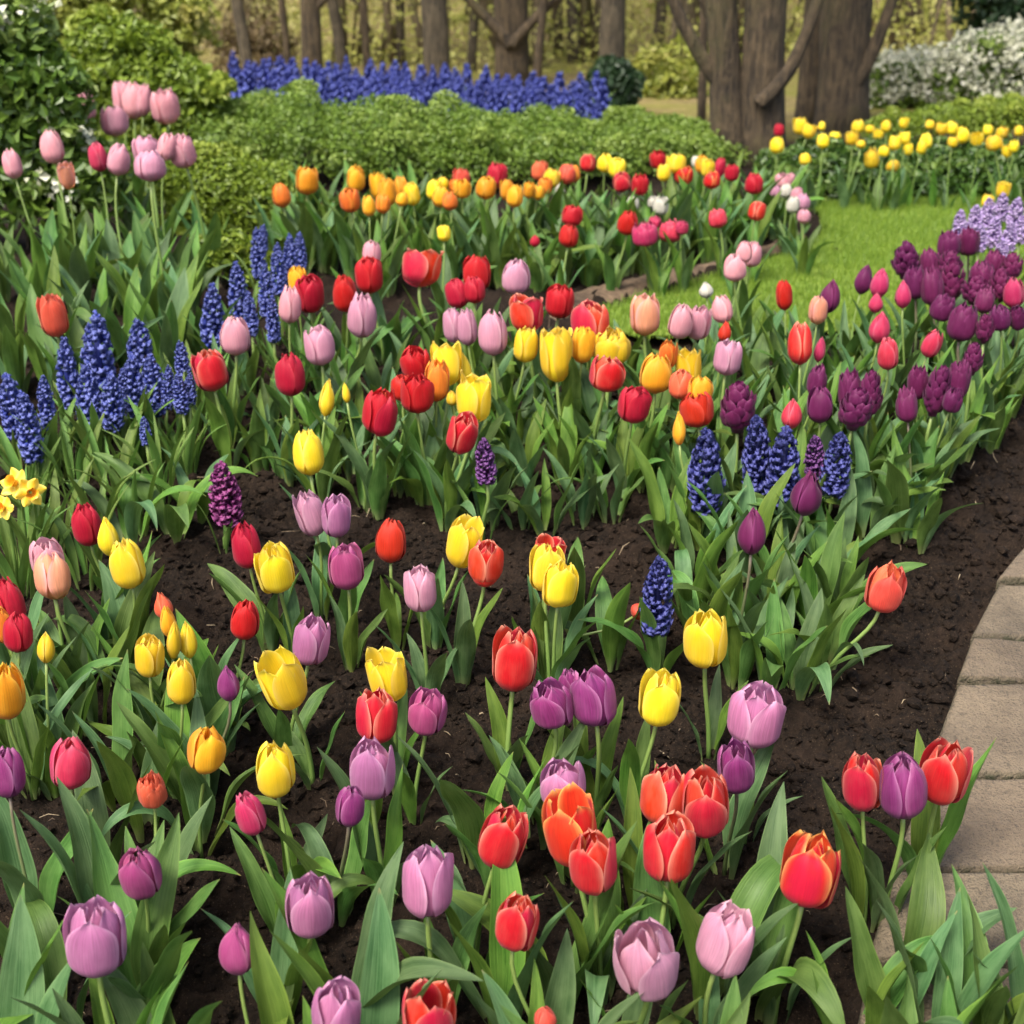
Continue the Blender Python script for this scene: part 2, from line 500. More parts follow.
# --- stone path: separate worn slabs with open joints
def stone_material():
    m, nt, b = new_mat('path_stone')
    tc = nt.nodes.new('ShaderNodeTexCoord'); P = tc.outputs['Object']
    u, v = uvparts(nt)
    n1 = noise(nt, P, 5.0, 6, 0.6); n2 = noise(nt, P, 55.0, 5, 0.7); n3 = noise(nt, P, 240.0, 3)
    c = mixc(nt, maprange(nt, n1, 0.35, 0.65), (.085, .066, .042), (.220, .172, .110))
    c = mixc(nt, maprange(nt, n2, 0.5, 0.75, 0, 0.5), c, (.14, .115, .085))
    c = mixc(nt, u, c, mixc(nt, 0.6, c, (.15, .105, .068)))
    c = mixc(nt, maprange(nt, n3, 0.56, 0.68, 0, 0.65), c, (.05, .04, .028))
    c = mixc(nt, maprange(nt, n2, 0.30, 0.45, 0.75, 0.0), c, (.07, .055, .038))
    c = mixc(nt, math_(nt, 'MULTIPLY', v, maprange(nt, n2, 0.35, 0.62)), c, (.030, .033, .010))
    nt.links.new(c, b.inputs['Base Color']); b.inputs['Roughness'].default_value = 0.8
    bump(nt, b, math_(nt, 'ADD', n1, math_(nt, 'ADD', n2, math_(nt, 'MULTIPLY', n3, 0.5))), 0.9, 0.016)
    return m
pb = MB()
for s in range(len(edge_px) - 1):
    cuts = [0, .52 if s % 2 else .40, 1.0]
    for ci in range(2):
        c4 = [lerp2(edge_px[s], right_px[s], cuts[ci]), lerp2(edge_px[s], right_px[s], cuts[ci + 1]), lerp2(edge_px[s + 1], right_px[s + 1], cuts[ci + 1]), lerp2(edge_px[s + 1], right_px[s + 1], cuts[ci])]
        W4 = [np.array(gpt(*p)[:2]) for p in c4]
        cen = sum(W4) / 4
        W4 = [p + (cen - p) / np.linalg.norm(cen - p) * .0125 for p in W4]
        nu = nv = 22
        VV = []; UU = []
        tone = rnd.random()
        lift = .028 + rnd.uniform(-.004, .004); tx, ty = rnd.uniform(-.012, .012), rnd.uniform(-.012, .012)
        for ring in range(nv):
            for i in range(nu):
                # squeeze parameters so that the rim has close rows
                f_ = lambda q: 0.5 - 0.5 * math.cos(math.pi * q)
                uu, vv = f_(i / (nu - 1)), f_(ring / (nv - 1))
                p = (W4[0] * (1 - uu) + W4[1] * uu) * (1 - vv) + (W4[3] * (1 - uu) + W4[2] * uu) * vv
                d = min(uu, 1 - uu, vv, 1 - vv)
                rim = min(1.0, d / .022)
                p = p + (cen - p) * (.012 * (1 - rim) * vnoise(np.array([p[0] * 40]), np.array([p[1] * 40]), 5)[0])
                z = float(ground(*p)) + lift + tx * (uu - .5) + ty * (vv - .5) - .010 * (1 - rim)**2 + float(fbm(p[0:1], p[1:2], [(6, .006), (22, .004), (70, .002)], 33))
                VV.append((p[0], p[1], z)); UU.append((tone, max(0.0, 1 - d / .028)))
        base = len(VV)
        loop = [i for i in range(nu)] + [nu * r + nu - 1 for r in range(1, nv)] + [nu * (nv - 1) + i for i in range(nu - 2, -1, -1)] + [nu * r for r in range(nv - 2, 0, -1)]
        for i in loop: VV.append((VV[i][0], VV[i][1], VV[i][2] - .07)); UU.append((tone, 1.0))
        FF = [tuple(reversed(q)) for q in grid_faces(nu, nv)]
        L = len(loop)
        for i in range(L): FF.append((loop[i], loop[(i + 1) % L], base + (i + 1) % L, base + i))
        pb.add(VV, FF, UU)
o = put('path', pb.mesh('path', stone_material())); tag(o, kind='structure')
path_poly = [(p.x, p.y) for p in (gpt(*q) for q in edge_px + right_px[::-1])]

# --- loose soil crumbs and bits of straw
def ico(sub=1):
    import bmesh
    bm = bmesh.new(); bmesh.ops.create_icosphere(bm, subdivisions=sub, radius=1)
    v = np.array([x.co[:] for x in bm.verts]); f = np.array([[y.index for y in x.verts] for x in bm.faces]); bm.free()
    return v, f
iv, iff = ico(1)
nc = 45000
cx = nrs.uniform(-1.5, 1.75, nc * 2); cy = nrs.uniform(.75, 3.7, nc * 2)
q = ~in_poly(cx, cy, path_poly); cx, cy = cx[q][:nc], cy[q][:nc]; nc = len(cx)
cs = .0018 + .0115 * nrs.rand(nc)**6 + .0022 * nrs.rand(nc)
cz = ground(cx, cy) + relief(cx, cy) + cs * .3
D = 1 + nrs.uniform(-.32, .32, (nc, len(iv)))
V = iv[None] * D[..., None] * cs[:, None, None] * np.stack([nrs.uniform(.7, 1.4, nc), nrs.uniform(.7, 1.4, nc), nrs.uniform(.5, 1, nc)], -1)[:, None]
V = V + np.stack([cx, cy, cz], -1)[:, None]
F = (iff[None] + (np.arange(nc) * len(iv))[:, None, None]).reshape(-1, 3)
o = put('soil_crumbs', raw_mesh('soil_crumbs', V.reshape(-1, 3), F, None, SOIL, False))
tag(o, 'dark brown crumbs of loose soil lying all over the flower bed', 'soil', kind='stuff')
m, nt, b = new_mat('straw_bits')
u, v = uvparts(nt); nt.links.new(mixc(nt, u, (.11, .075, .045), (.33, .26, .16)), b.inputs['Base Color']); b.inputs['Roughness'].default_value = .8
mb = MB()
for i in range(620):
    x, y = rnd.uniform(-1.4, 1.7), rnd.uniform(.85, 3.4)
    if in_poly(np.array([x]), np.array([y]), path_poly)[0]: continue
    a, l, r = rnd.uniform(0, 6.28), .008 + .04 * rnd.random()**3, rnd.uniform(.0005, .0014)
    p0 = Vector((x, y, surf(x, y) + .004)); dx = Vector((math.cos(a), math.sin(a), 0)) * l
    p1 = p0 + dx; p1.z = surf(p1.x, p1.y) + rnd.uniform(.002, .008)
    pm = (p0 + p1) / 2 + Vector((rnd.uniform(-.2, .2) * l, rnd.uniform(-.2, .2) * l, .003))
    V, F, UV = tube([p0, pm, p1], [r, r, r * .6], 4); t = rnd.random()
    mb.add(V, F, [(t, t)] * len(V))
o = put('straw_litter', mb.mesh('straw_litter', m)); tag(o, 'pale bits of straw and twig strewn over the dark soil', 'litter', kind='stuff')

# ------------------------------------------------------------------ trees
def bark_material(name, dark, light, moss):
    m, nt, b = new_mat(name)
    tc = nt.nodes.new('ShaderNodeTexCoord'); P = tc.outputs['Object']
    mp = N(nt, 'ShaderNodeMapping'); mp.inputs['Scale'].default_value = (1, 1, .16)
    nt.links.new(P, mp.inputs[0])
    n1 = noise(nt, mp.outputs[0], 42.0, 6, 0.65); n2 = noise(nt, P, 3.0, 4); n3 = noise(nt, P, 14.0, 4)
    c = mixc(nt, maprange(nt, n1, 0.36, 0.66), dark, light)
    c = mixc(nt, maprange(nt, n3, 0.5, 0.72, 0, 0.5), c, tuple(x * 1.5 for x in light))
    c = mixc(nt, maprange(nt, n2, 0.5, 0.68, 0, 0.6), c, moss)
    nt.links.new(c, b.inputs['Base Color']); b.inputs['Roughness'].default_value = 0.9
    bump(nt, b, n1, 1.0, 0.05)
    return m
BARK = bark_material('bark_brown', (.018, .012, .006), (.105, .073, .038), (.085, .078, .022))
BARKG = bark_material('bark_grey_green', (.035, .027, .017), (.115, .090, .055), (.10, .085, .03))

def foliage_mat(name, a, c, light, blossom=None, gloss=.5, tr=.3):
    m, nt, b = new_mat(name)
    u, v = uvparts(nt)
    col = mixc(nt, u, a, c)
    col = mixc(nt, maprange(nt, v, .6, 1.0, 0, .9), col, light)
    nt.links.new(col, b.inputs['Base Color']); b.inputs['Roughness'].default_value = gloss
    thin(nt, b, col, tr)
    return m
SPRING = foliage_mat('young_leaves', (.20, .24, .03), (.31, .33, .05), (.40, .36, .10))
BOXG = foliage_mat('box_leaves', (.075, .140, .012), (.170, .265, .028), (.28, .37, .07))
BOXY = foliage_mat('light_shrub_leaves', (.11, .175, .012), (.21, .29, .022), (.31, .37, .05))
DARKG = foliage_mat('dark_shrub_leaves', (.055, .115, .014), (.135, .22, .03), (.26, .34, .08), gloss=.35)
CONIF = foliage_mat('conifer_needles', (.010, .028, .010), (.025, .06, .018), (.04, .085, .025))
BLOSW = foliage_mat('white_blossom', (.44, .46, .30), (.60, .60, .46), (.66, .66, .56), tr=.2)
BEDG = foliage_mat('bed_plant_leaves', (.020, .052, .007), (.070, .145, .018), (.18, .27, .05), gloss=.45)

def leaves_mesh(name, C, Nrm, size, mat, shade=None, asp=.5, seed=0, fold=.25, spread=.9):
    """many small folded leaves: C centres, Nrm rough facing, size per leaf"""
    rs = np.random.RandomState(seed); n = len(C)
    d = Nrm + rs.normal(0, spread, (n, 3)); d /= np.linalg.norm(d, axis=1)[:, None] + 1e-9
    t = rs.normal(0, 1, (n, 3)); t -= d * np.sum(t * d, 1)[:, None]; t /= np.linalg.norm(t, axis=1)[:, None] + 1e-9
    s = np.cross(d, t)
    L = np.asarray(size)[:, None] * np.ones((n, 1)); Wd = L * asp
    p0 = C - t * L * .5; p3 = C + t * L * .5
    m0 = C - t * L * .1 + s * Wd * .5 + d * Wd * fold; m1 = C - t * L * .1 - s * Wd * .5 + d * Wd * fold
    V = np.stack([p0, m0, p3, m1], 1).reshape(-1, 3)
    k = np.arange(n)[:, None] * 4
    F = np.stack([np.concatenate([k, k + 1, k + 2], 1), np.concatenate([k, k + 2, k + 3], 1)], 1).reshape(-1, 3)
    u = rs.rand(n); v = rs.rand(n) if shade is None else shade
    return raw_mesh(name, V, F, np.repeat(np.stack([u, v], -1), 4, 0), mat, False)

def bent(p0, p1, n, amp, rs, sag=0.0):
    p0, p1 = Vector(p0), Vector(p1); L = (p1 - p0).length
    a, b_ = Vector((rs.gauss(0, 1), rs.gauss(0, 1), rs.gauss(0, .5))), Vector((rs.gauss(0, 1), rs.gauss(0, 1), rs.gauss(0, .5)))
    out = []
    for i in range(n):
        t = i / (n - 1)
        out.append(p0.lerp(p1, t) + (a * math.sin(math.pi * t) + b_ * math.sin(2 * math.pi * t) * .5) * amp * L - Vector((0, 0, sag * L * math.sin(math.pi * t))))
    return out

def tree(name, label, base, stems, limbs, group=None, bark=BARK, seed=1, crown_n=900, crown_r=1.5, flare=1.5, cat='tree', crown_mat=None):
    """stems: list of (list of world points, r0, r1); limbs: list of (points, r0, r1). Base at the ground."""
    rs = random.Random(seed); ns = np.random.RandomState(seed)
    b = Vector(base)
    t = thing(name, label, cat, b, group)
    tops = []
    for pts, r0, r1 in stems:
        n = len(pts); L = [Vector(p) - b for p in pts]
        # resample
        fine = []
        for i in range(n - 1):
            for q in range(6): fine.append(L[i].lerp(L[i + 1], q / 6))
        fine.append(L[-1]); keep_ = [fine[0]]
        for p in fine[1:]:
            if (p - keep_[-1]).length > .16 or p is fine[-1]: keep_.append(p)
        fine = keep_; m_ = len(fine)
        for i in range(1, m_ - 1):
            fine[i] = (fine[i - 1] + fine[i] * 2 + fine[i + 1]) / 4 + Vector((rs.uniform(-1, 1), rs.uniform(-1, 1), 0)) * r0 * .06
        rad = [(r0 + (r1 - r0) * (i / (m_ - 1))) * (1 + (flare - 1) * math.exp(-i / m_ * 14)) * rs.uniform(.96, 1.04) for i in range(m_)]
        fine[0].z -= .12
        V, F, UV = tube(fine, rad, 18)
        V = np.array(V); ang = np.tile(np.arange(18), m_)
        ctr = np.repeat(np.array([tuple(p) for p in fine]), 18, 0)
        V = ctr + (V - ctr) * (1 + .05 * np.sin(ang * 1.05 + seed) + .06 * (vnoise(ang * .9, V[:, 2] * 2.5, seed) - .5))[:, None]
        put('trunk', raw_mesh('trunk', V, F, UV, bark), t)
        tops.append((fine[-1], r1))
    mb = MB(); tips = []; lmb = []
    for pts, r0, r1 in limbs:
        L = [Vector(p) - b for p in pts]; fine = []
        for i in range(len(L) - 1):
            for q in range(5): fine.append(L[i].lerp(L[i + 1], q / 5))
        fine.append(L[-1]); m_ = len(fine)
        for i in range(1, m_ - 1): fine[i] = (fine[i - 1] + fine[i] * 2 + fine[i + 1]) / 4
        V, F, UV = tube(fine, [r0 + (r1 - r0) * i / (m_ - 1) for i in range(m_)], 10); put('limb', raw_mesh('limb', V, F, UV, bark), t)
        tips.append((fine[-1], r1, (fine[-1] - fine[-3]).normalized()))
    for p, r in tops:
        for k in range(5):
            d = Vector((rs.gauss(0, .7), rs.gauss(0, .7), 1)).normalized()
            e = p + d * rs.uniform(.8, 1.6) * crown_r
            P = bent(p - Vector((0, 0, .05)), e, 7, .06, rs)
            V, F, UV = tube(P, [r * .75 * (1 - .8 * i / 6) for i in range(7)], 7); mb.add(V, F, UV); tips.append((P[-1], r * .15, d))
            for _ in range(3):
                q = P[rs.randint(2, 6)]; e2 = q + Vector((rs.gauss(0, .6), rs.gauss(0, .6), rs.uniform(.1, .8))) * crown_r * .7
                P2 = bent(q, e2, 5, .08, rs); V, F, UV = tube(P2, [r * .28 * (1 - .8 * i / 4) for i in range(5)], 5); mb.add(V, F, UV); tips.append((e2, r * .05, (e2 - q).normalized()))
    if mb.f: put('upper_limbs', mb.mesh('upper_limbs', bark), t)
    if crown_n and tips:
        C = np.array([tuple(tips[ns.randint(len(tips))][0]) for _ in range(crown_n)]) + ns.normal(0, .32 * crown_r, (crown_n, 3))
        keep = C[:, 2] + b.z > 1.9
        C = C[keep]
        if len(C) > 10:
            put('crown', leaves_mesh('crown', C, np.tile((0, 0, 1.0), (len(C), 1)), ns.uniform(.04, .09, len(C)), crown_mat or SPRING, seed=seed), t)
    return t

def px_stem(Y, pts, extra_top=None):
    """trunk centre line from picture points at a distance Y"""
    out = []
    for i, (px, py) in enumerate(pts): out.append(at_dist(px, py, Y)[0])
    return out
def px_w(Y, w): return w * (Y * .94) / FPX / 2

def add_top(P, h=2.4, lean=0.0):
    d = (P[-1] - P[-2]).normalized(); p = P[-1]
    return P + [p + Vector((d.x * h * .6 + lean, d.y * h, h)), ]

# the twin-stemmed tree between the two back beds
Y1 = 6.9
base = at_dist(745, 168, Y1)[0]; base.z = float(ground(base.x, base.y))
A = [at_dist(733, 172, Y1)[0]] + px_stem(Y1, [(728, 120), (725, 60), (722, 10)]); A = add_top(A)
B = [at_dist(762, 172, Y1 - .03)[0]] + px_stem(Y1 - .03, [(761, 120), (762, 60), (765, 5)]); B = add_top(B)
A[0].z = B[0].z = 0
limb = px_stem(Y1, [(727, 92), (716, 80), (697, 50), (680, 18), (664, -25), (640, -110)])
limb2 = px_stem(Y1 + .15, [(728, 40), (708, 10), (690, -30)])
limb3 = px_stem(Y1 - .15, [(758, 104), (774, 90), (790, 70), (806, 35), (818, 0), (838, -60)])
tree('twin_trunk_tree', 'old tree forking into two thick brown trunks behind the back tulip bed', base, [(A, px_w(Y1, 35), px_w(Y1, 24)), (B, px_w(Y1, 43), px_w(Y1, 36))],
     [(limb, px_w(Y1, 17), px_w(Y1, 10)), (limb2, px_w(Y1, 14), px_w(Y1, 8)), (limb3, px_w(Y1, 16), px_w(Y1, 10))], seed=3, flare=1.35)
Y2 = 8.2
base = at_dist(842, 135, Y2)[0]; base.z = 0
A = [base] + px_stem(Y2, [(843, 100), (845, 50), (846, 0)]); A = add_top(A)
limb = px_stem(Y2 - .1, [(846, 92), (862, 74), (876, 45), (887, 15), (900, -20), (930, -90)])
tree('broad_trunk_tree', 'tree with one broad straight trunk rising behind the yellow tulips', base, [(A, px_w(Y2, 52), px_w(Y2, 46))], [(limb, px_w(Y2, 17), px_w(Y2, 9))], seed=4, flare=1.2)
Y3 = 10.5
base = at_dist(511, 88, Y3)[0]; base.z = 0
A = [base] + px_stem(Y3, [(511, 60), (510, 30), (509, -10)]); A = add_top(A)
l1 = px_stem(Y3 - .1, [(510, 46), (505, 38), (492, 24), (474, 6), (455, -18)]); l2 = px_stem(Y3 - .1, [(511, 46), (518, 37), (532, 22), (546, 8), (572, -12)])
tree('forked_limb_tree', 'dark tree with two low limbs spreading wide behind the blue hyacinths', base, [(A, px_w(Y3, 35), px_w(Y3, 33))], [(l1, px_w(Y3, 13), px_w(Y3, 8)), (l2, px_w(Y3, 12), px_w(Y3, 7))], seed=5, flare=1.15)
far_trees = [
    (612, 80, 10.2, 25, 'grey trunk rising straight above the dark round evergreen', BARKG),
    (437, 74, 10.3, 25, 'pale grey trunk with a forked twig behind the middle of the hyacinths', BARKG),
    (311, 74, 10.1, 20, 'dark brown trunk standing behind the hyacinth band near the thicket', BARK),
    (345, 70, 10.5, 11, 'slim grey trunk next to a slimmer dark one behind the hyacinths', BARKG),
    (368, 70, 10.4, 8, 'slimmest dark trunk behind the hyacinths', BARK),
    (290, 72, 10.5, 7, 'thin leaning stem at the edge of the brown thicket', BARK),
    (536, 86, 10.3, 8, 'thin dark stem close beside the tree with two low limbs', BARK),
    (702, 116, 8.6, 8, 'thin dark stem hard by the twin trunked tree', BARK),
    (806, 126, 8.45, 24, 'shaded trunk half hidden behind the broad straight trunk', BARK),
    (250, 70, 10.6, 12, 'brown trunk deep inside the thicket', BARKG),
    (188, 60, 10.8, 14, 'brown trunk rising out of the yellow green shrubs', BARK),
    (575, 60, 12.0, 12, 'distant grey trunk between the limbed tree and the evergreen', BARKG),
    (655, 60, 12.2, 10, 'distant thin trunk beside the grey trunk over the evergreen', BARKG),
    (400, 60, 11.8, 9, 'distant thin trunk between two nearer ones behind the hyacinths', BARKG),
    (470, 62, 11.5, 9, 'distant leaning trunk near the tree with two low limbs', BARKG),
    (908, 60, 12.5, 8, 'thin branch-like stem above the white blossom', BARK),
    (930, 45, 15.0, 10, 'distant trunk beyond the white flowering bushes', BARKG),
    (220, 60, 16.5, 10, 'distant trunk at the far side of the thicket', BARKG),
]
for i, (px, py, Yt, w, lab, bk) in enumerate(far_trees):
    p = at_dist(px, py, Yt)[0]; p.z = float(ground(p.x, p.y)); rs = random.Random(40 + i)
    ln = rs.uniform(-.18, .18)
    A = [p, p + Vector((ln * .3, 0, .5)), p + Vector((ln, 0, 1.3)), p + Vector((ln * 1.6, .1, 2.4)), p + Vector((ln * 2, .1, 3.4))]
    r = px_w(Yt, w); lim = []
    for k in range(2 if w > 10 else 3):
        z0 = rs.uniform(.5, 1.5); s = rs.choice((-1, 1)); q = p + Vector((ln * z0 / 1.6, 0, z0))
        lim.append(([q, q + Vector((s * .25, rs.uniform(-.2, .2), .22)), q + Vector((s * .5, rs.uniform(-.3, .3), .6)), q + Vector((s * .8, 0, 1.5))], r * .38, r * .12))
    tree('woodland_tree', lab, p, [(A, r * 1.05, r * .8)], lim, 'trees of the wood behind the garden', bk, 60 + i, 500, 1.2, 1.15)

# far-off wood seen between the trunks: one mass of stems, twigs and young leaves
mb = MB(); rs = random.Random(5); tipsF = []
for i in range(620):
    Yf = 11.6 + 15 * rs.random()**1.5; x = rs.uniform(-.62, .62) * Yf
    z = float(ground(x, Yf)) - .05; hgt = rs.uniform(1.4, 5); r = rs.uniform(.008, .05) if rs.random() < .9 else rs.uniform(.06, .14)
    P = bent((x, Yf, z), (x + rs.gauss(0, .35), Yf + rs.gauss(0, .2), z + hgt), 6, .03, rs)
    V, F, UV = tube(P, [r * (1 - .6 * k / 5) for k in range(6)], 6); mb.add(V, F, UV)
    for k in range(6):
        q = P[rs.randint(1, 4)].lerp(P[5], rs.random() * .5); e = q + Vector((rs.gauss(0, .55), rs.gauss(0, .3), rs.uniform(.1, .9)))
        V, F, UV = tube(bent(q, e, 4, .08, rs), [r * .3, r * .24, r * .16, .004], 4); mb.add(V, F, UV); tipsF.append(tuple(e)); tipsF.append(tuple(q.lerp(e, .6)))
wood = put('woods', mb.mesh('woods', bark_material('pale_twig_bark', (.10, .075, .04), (.26, .20, .12), (.20, .19, .06))))
tag(wood, 'far off bare wood of thin grey stems closing the view', 'woods', kind='stuff')
ns = np.random.RandomState(8); nT = 64000
C = np.array(tipsF)[ns.randint(len(tipsF), size=nT)] + ns.normal(0, .45, (nT, 3)) * (1, .6, .8)
lo = ns.rand(nT) < .6
br = ns.rand(nT) < .34
C[br, 1] = ns.uniform(11.2, 15, br.sum()); C[br, 0] = ns.uniform(-.45, .45, br.sum()) * C[br, 1]; lo |= br
C[lo, 2] = ground(C[lo, 0], C[lo, 1]) + np.abs(ns.normal(0, 1, lo.sum())) * (.18 + .35 * vnoise(C[lo, 0] * 1.3, C[lo, 1] * 1.3, 3))
put('young_foliage', leaves_mesh('young_foliage', C, np.tile((0, -.5, .7), (nT, 1)), ns.uniform(.02, .06, nT), foliage_mat('far_young_leaves', (.38, .42, .07), (.56, .53, .16), (.66, .60, .28)), np.clip(vnoise(C[:, 0] * .9, C[:, 1] * .5, 5) * 1.3 - .2 + .35 * ns.rand(nT), 0, 1), seed=4), wood)

# ------------------------------------------------------------------ shrubs and hedges
def blob_points(blobs, n, seed, shell=.55):
    """points in the outer shell of a union of ellipsoids; returns centres, outward normals, depth 0..1 from the surface"""
    rs = np.random.RandomState(seed)
    vol = np.array([b[3] * b[4] + b[3] * b[5] + b[4] * b[5] for b in blobs]); pr = vol / vol.sum()
    k = rs.choice(len(blobs), n, p=pr)
    d = rs.normal(0, 1, (n, 3)); d /= np.linalg.norm(d, axis=1)[:, None]
    d[:, 2] = np.where(d[:, 2] < -.35, -d[:, 2], d[:, 2])
    B = np.array(blobs, float)[k]
    rad = 1 - shell * rs.rand(n)**1.6 + rs.normal(0, .05, n)
    C = B[:, :3] + d * B[:, 3:] * rad[:, None]
    nr = d / B[:, 3:]; nr /= np.linalg.norm(nr, axis=1)[:, None]
    return C, nr, rad

def shrub(name, label, base, blobs, n, size, mat, seed, group=None, stems=6, blossom=None, cat='shrub', asp=.55, spread=.8, flowers_n=0, clumps=14, cs=1.0):
    """blobs relative to the base: (x,y,z,rx,ry,rz)"""
    rs = random.Random(seed); ns = np.random.RandomState(seed)
    base = Vector(base); base.z = float(ground(base.x, base.y))
    t = thing(name, label, cat, base, group)
    big = list(blobs)
    for q in range(clumps):
        b0 = rs.choice(big); a1, a2 = rs.uniform(0, 6.283), rs.uniform(-.1, 1.3); s_ = cs * rs.uniform(.22, .38) * min(b0[3:6])
        blobs = blobs + [(b0[0] + b0[3] * .85 * math.cos(a1) * math.cos(a2), b0[1] + b0[4] * .85 * math.sin(a1) * math.cos(a2), b0[2] + b0[5] * .88 * math.sin(a2), s_ * 1.2, s_ * 1.2, s_)]
    mb = MB()
    for i in range(stems):
        bl = rs.choice(big)
        e = Vector((bl[0] + rs.uniform(-.6, .6) * bl[3], bl[1] + rs.uniform(-.6, .6) * bl[4], bl[2] + rs.uniform(.1, .7) * bl[5]))
        p0 = Vector((bl[0] * .6 + rs.gauss(0, .04), bl[1] * .6 + rs.gauss(0, .04), -.05))
        r = rs.uniform(.006, .014)
        V, F, UV = tube(bent(p0, e, 6, .07, rs), [r * (1 - .7 * k / 5) for k in range(6)], 6); mb.add(V, F, UV)
    if stems: put('branches', mb.mesh('branches', BARK), t)
    C, nr, rad = blob_points(blobs, n, seed)
    C += .5 * size * fbm3(C, 9.0, seed)
    C[:, 2] = np.maximum(C[:, 2], .01)
    sh = np.clip(ns.rand(n) * .85 + .15 * (rad > .97), 0, 1)
    put('foliage', leaves_mesh('foliage', C, nr, ns.uniform(.65, 1.25, n) * size, mat, sh, asp, seed, spread=spread), t)
    if flowers_n:
        C, nr, rad = blob_points(blobs, flowers_n, seed + 1, .12)
        keep = C[:, 2] > .05; C, nr = C[keep] + nr[keep] * .02, nr[keep]
        cl = np.repeat(C, 14, 0) + ns.normal(0, .022, (len(C) * 14, 3)) * (blossom or 1)
        o = put('blossom', leaves_mesh('blossom', cl, np.repeat(nr, 14, 0), ns.uniform(.018, .034, len(cl)) * (blossom or 1), BLOSW, None, .8, seed + 2), t)
        tag(o, kind='stuff')
    return t

def fbm3(C, sc, seed):
    return np.stack([vnoise(C[:, i] * sc + 31 * i, C[:, (i + 1) % 3] * sc + 7, seed + i) - .5 for i in range(3)], -1) * 2

def blobs_px(Y, items, dy=.25, basept=None):
    """ellipsoids from picture circles (px,py,rx,ry) at distance Y, relative to basept"""
    out = []
    for it in items:
        px, py, rx, ry = it[:4]; YY = Y + (it[4] if len(it) > 4 else 0)
        p, t = at_dist(px, py, YY); k = t / FPX
        out.append((p.x - basept.x, p.y - basept.y, p.z - basept.z, rx * k, (rx + ry) * .5 * k * (dy / .25), ry * k))
    return out

# clipped hedge that runs behind the back tulip bed, in soft mounds
def ground_at(px, Y):
    p = at_dist(px, 300, Y)[0]; return Vector((p.x, Y, float(ground(p.x, Y))))
hb = ground_at(430, 6.5)
hed = []
for i, (px, top, bot, Yh) in enumerate([(215, 102, 172, 6.5), (255, 103, 178, 6.5), (300, 94, 182, 6.35), (345, 109, 186, 6.25), (385, 103, 188, 6.2), (425, 114, 188, 6.2), (470, 109, 188, 6.2), (515, 119, 188, 6.25), (560, 114, 186, 6.3), (605, 125, 182, 6.4), (650, 118, 176, 6.6), (690, 122, 170, 6.8), (712, 126, 165, 7.0)]):
    p, t = at_dist(px, top, Yh + .15); kk = t / FPX
    h = p.z - float(ground(p.x, Yh))
    hed.append((p.x - hb.x, Yh + .12 - hb.y, h * .45, 34 * kk, .30, h * .56))
    hed.append((p.x - hb.x + .05, Yh - .05 - hb.y, h * .34, 27 * kk, .26, h * .5))
    hed.append((p.x - hb.x - .08, Yh + .45 - hb.y, h * .5, 34 * kk, .30, h * .5))
shrub('clipped_hedge', 'low clipped green hedge in soft mounds in front of the blue hyacinth band', hb, hed, 80000, .024, BOXG, 21, stems=24, cat='hedge', clumps=130, cs=1.3)
def px_shrub(name, label, px, Y, items, n, size, mat, seed, **kw):
    b = ground_at(px, Y); return shrub(name, label, b, blobs_px(Y, items, basept=b), n, size, mat, seed, **kw)
px_shrub('round_bush', 'low fresh green bush between the pink tulips and the orange ones', 235, 5.3, [(225, 200, 55, 48), (190, 195, 40, 44), (270, 205, 46, 40), (215, 245, 60, 36), (290, 225, 40, 30), (180, 250, 50, 36)], 20000, .024, BOXY, 22)
px_shrub('low_leafy_plant', 'low fresh green plant between the pink tulips and the blue spikes', 238, 4.35, [(222, 262, 30, 22), (255, 272, 28, 20), (235, 250, 26, 18)], 2600, .03, BOXY, 31, cat='plant')
px_shrub('leafy_shrub', 'yellow green leafy shrub rising behind the pink tulip clump', 150, 6.6, [(150, 95, 60, 50), (120, 60, 55, 45), (185, 100, 45, 40), (170, 130, 60, 45), (95, 110, 50, 50), (140, 150, 70, 40)], 16000, .042, BOXY, 23)
px_shrub('tall_spring_shrub', 'tall loose shrub in young leaf reaching above the pink tulips', 110, 8.5, [(60, 20, 70, 45), (130, 15, 60, 40), (100, 60, 70, 40), (180, 30, 40, 45), (40, 70, 60, 50), (150, 80, 50, 50), (90, -40, 80, 60)], 12000, .055, SPRING, 24, stems=14)
px_shrub('white_flowered_shrub', 'dark glossy shrub with a few white flowers at the garden edge', 30, 4.9, [(10, 75, 60, 55), (20, 200, 60, 60), (80, 190, 50, 50), (45, 95, 45, 45), (20, 140, 60, 50), (60, 130, 35, 40), (-40, 60, 70, 70), (15, 30, 40, 35)], 8500, .056, DARKG, 25, flowers_n=24, blossom=1.2)
px_shrub('dark_evergreen', 'dark round evergreen bush at the foot of the grey trunk', 612, 9.0, [(612, 84, 22, 24), (598, 92, 18, 20), (626, 92, 16, 22), (614, 106, 24, 16)], 4500, .06, CONIF, 26)
px_shrub('blossom_bush', 'larger white flowering bush under the dark conifer', 995, 8.6, [(985, 70, 40, 34), (1012, 75, 40, 42), (1040, 72, 45, 44), (958, 85, 28, 24), (1000, 100, 60, 22)], 6000, .045, BOXG, 27, flowers_n=520, blossom=1.15)
px_shrub('blossom_bush', 'smaller white flowering bush beside the broad straight trunk', 905, 9.4, [(885, 85, 26, 24), (915, 80, 28, 22), (940, 85, 22, 22), (905, 100, 46, 16)], 3600, .045, BOXG, 28, flowers_n=360, blossom=1.2)
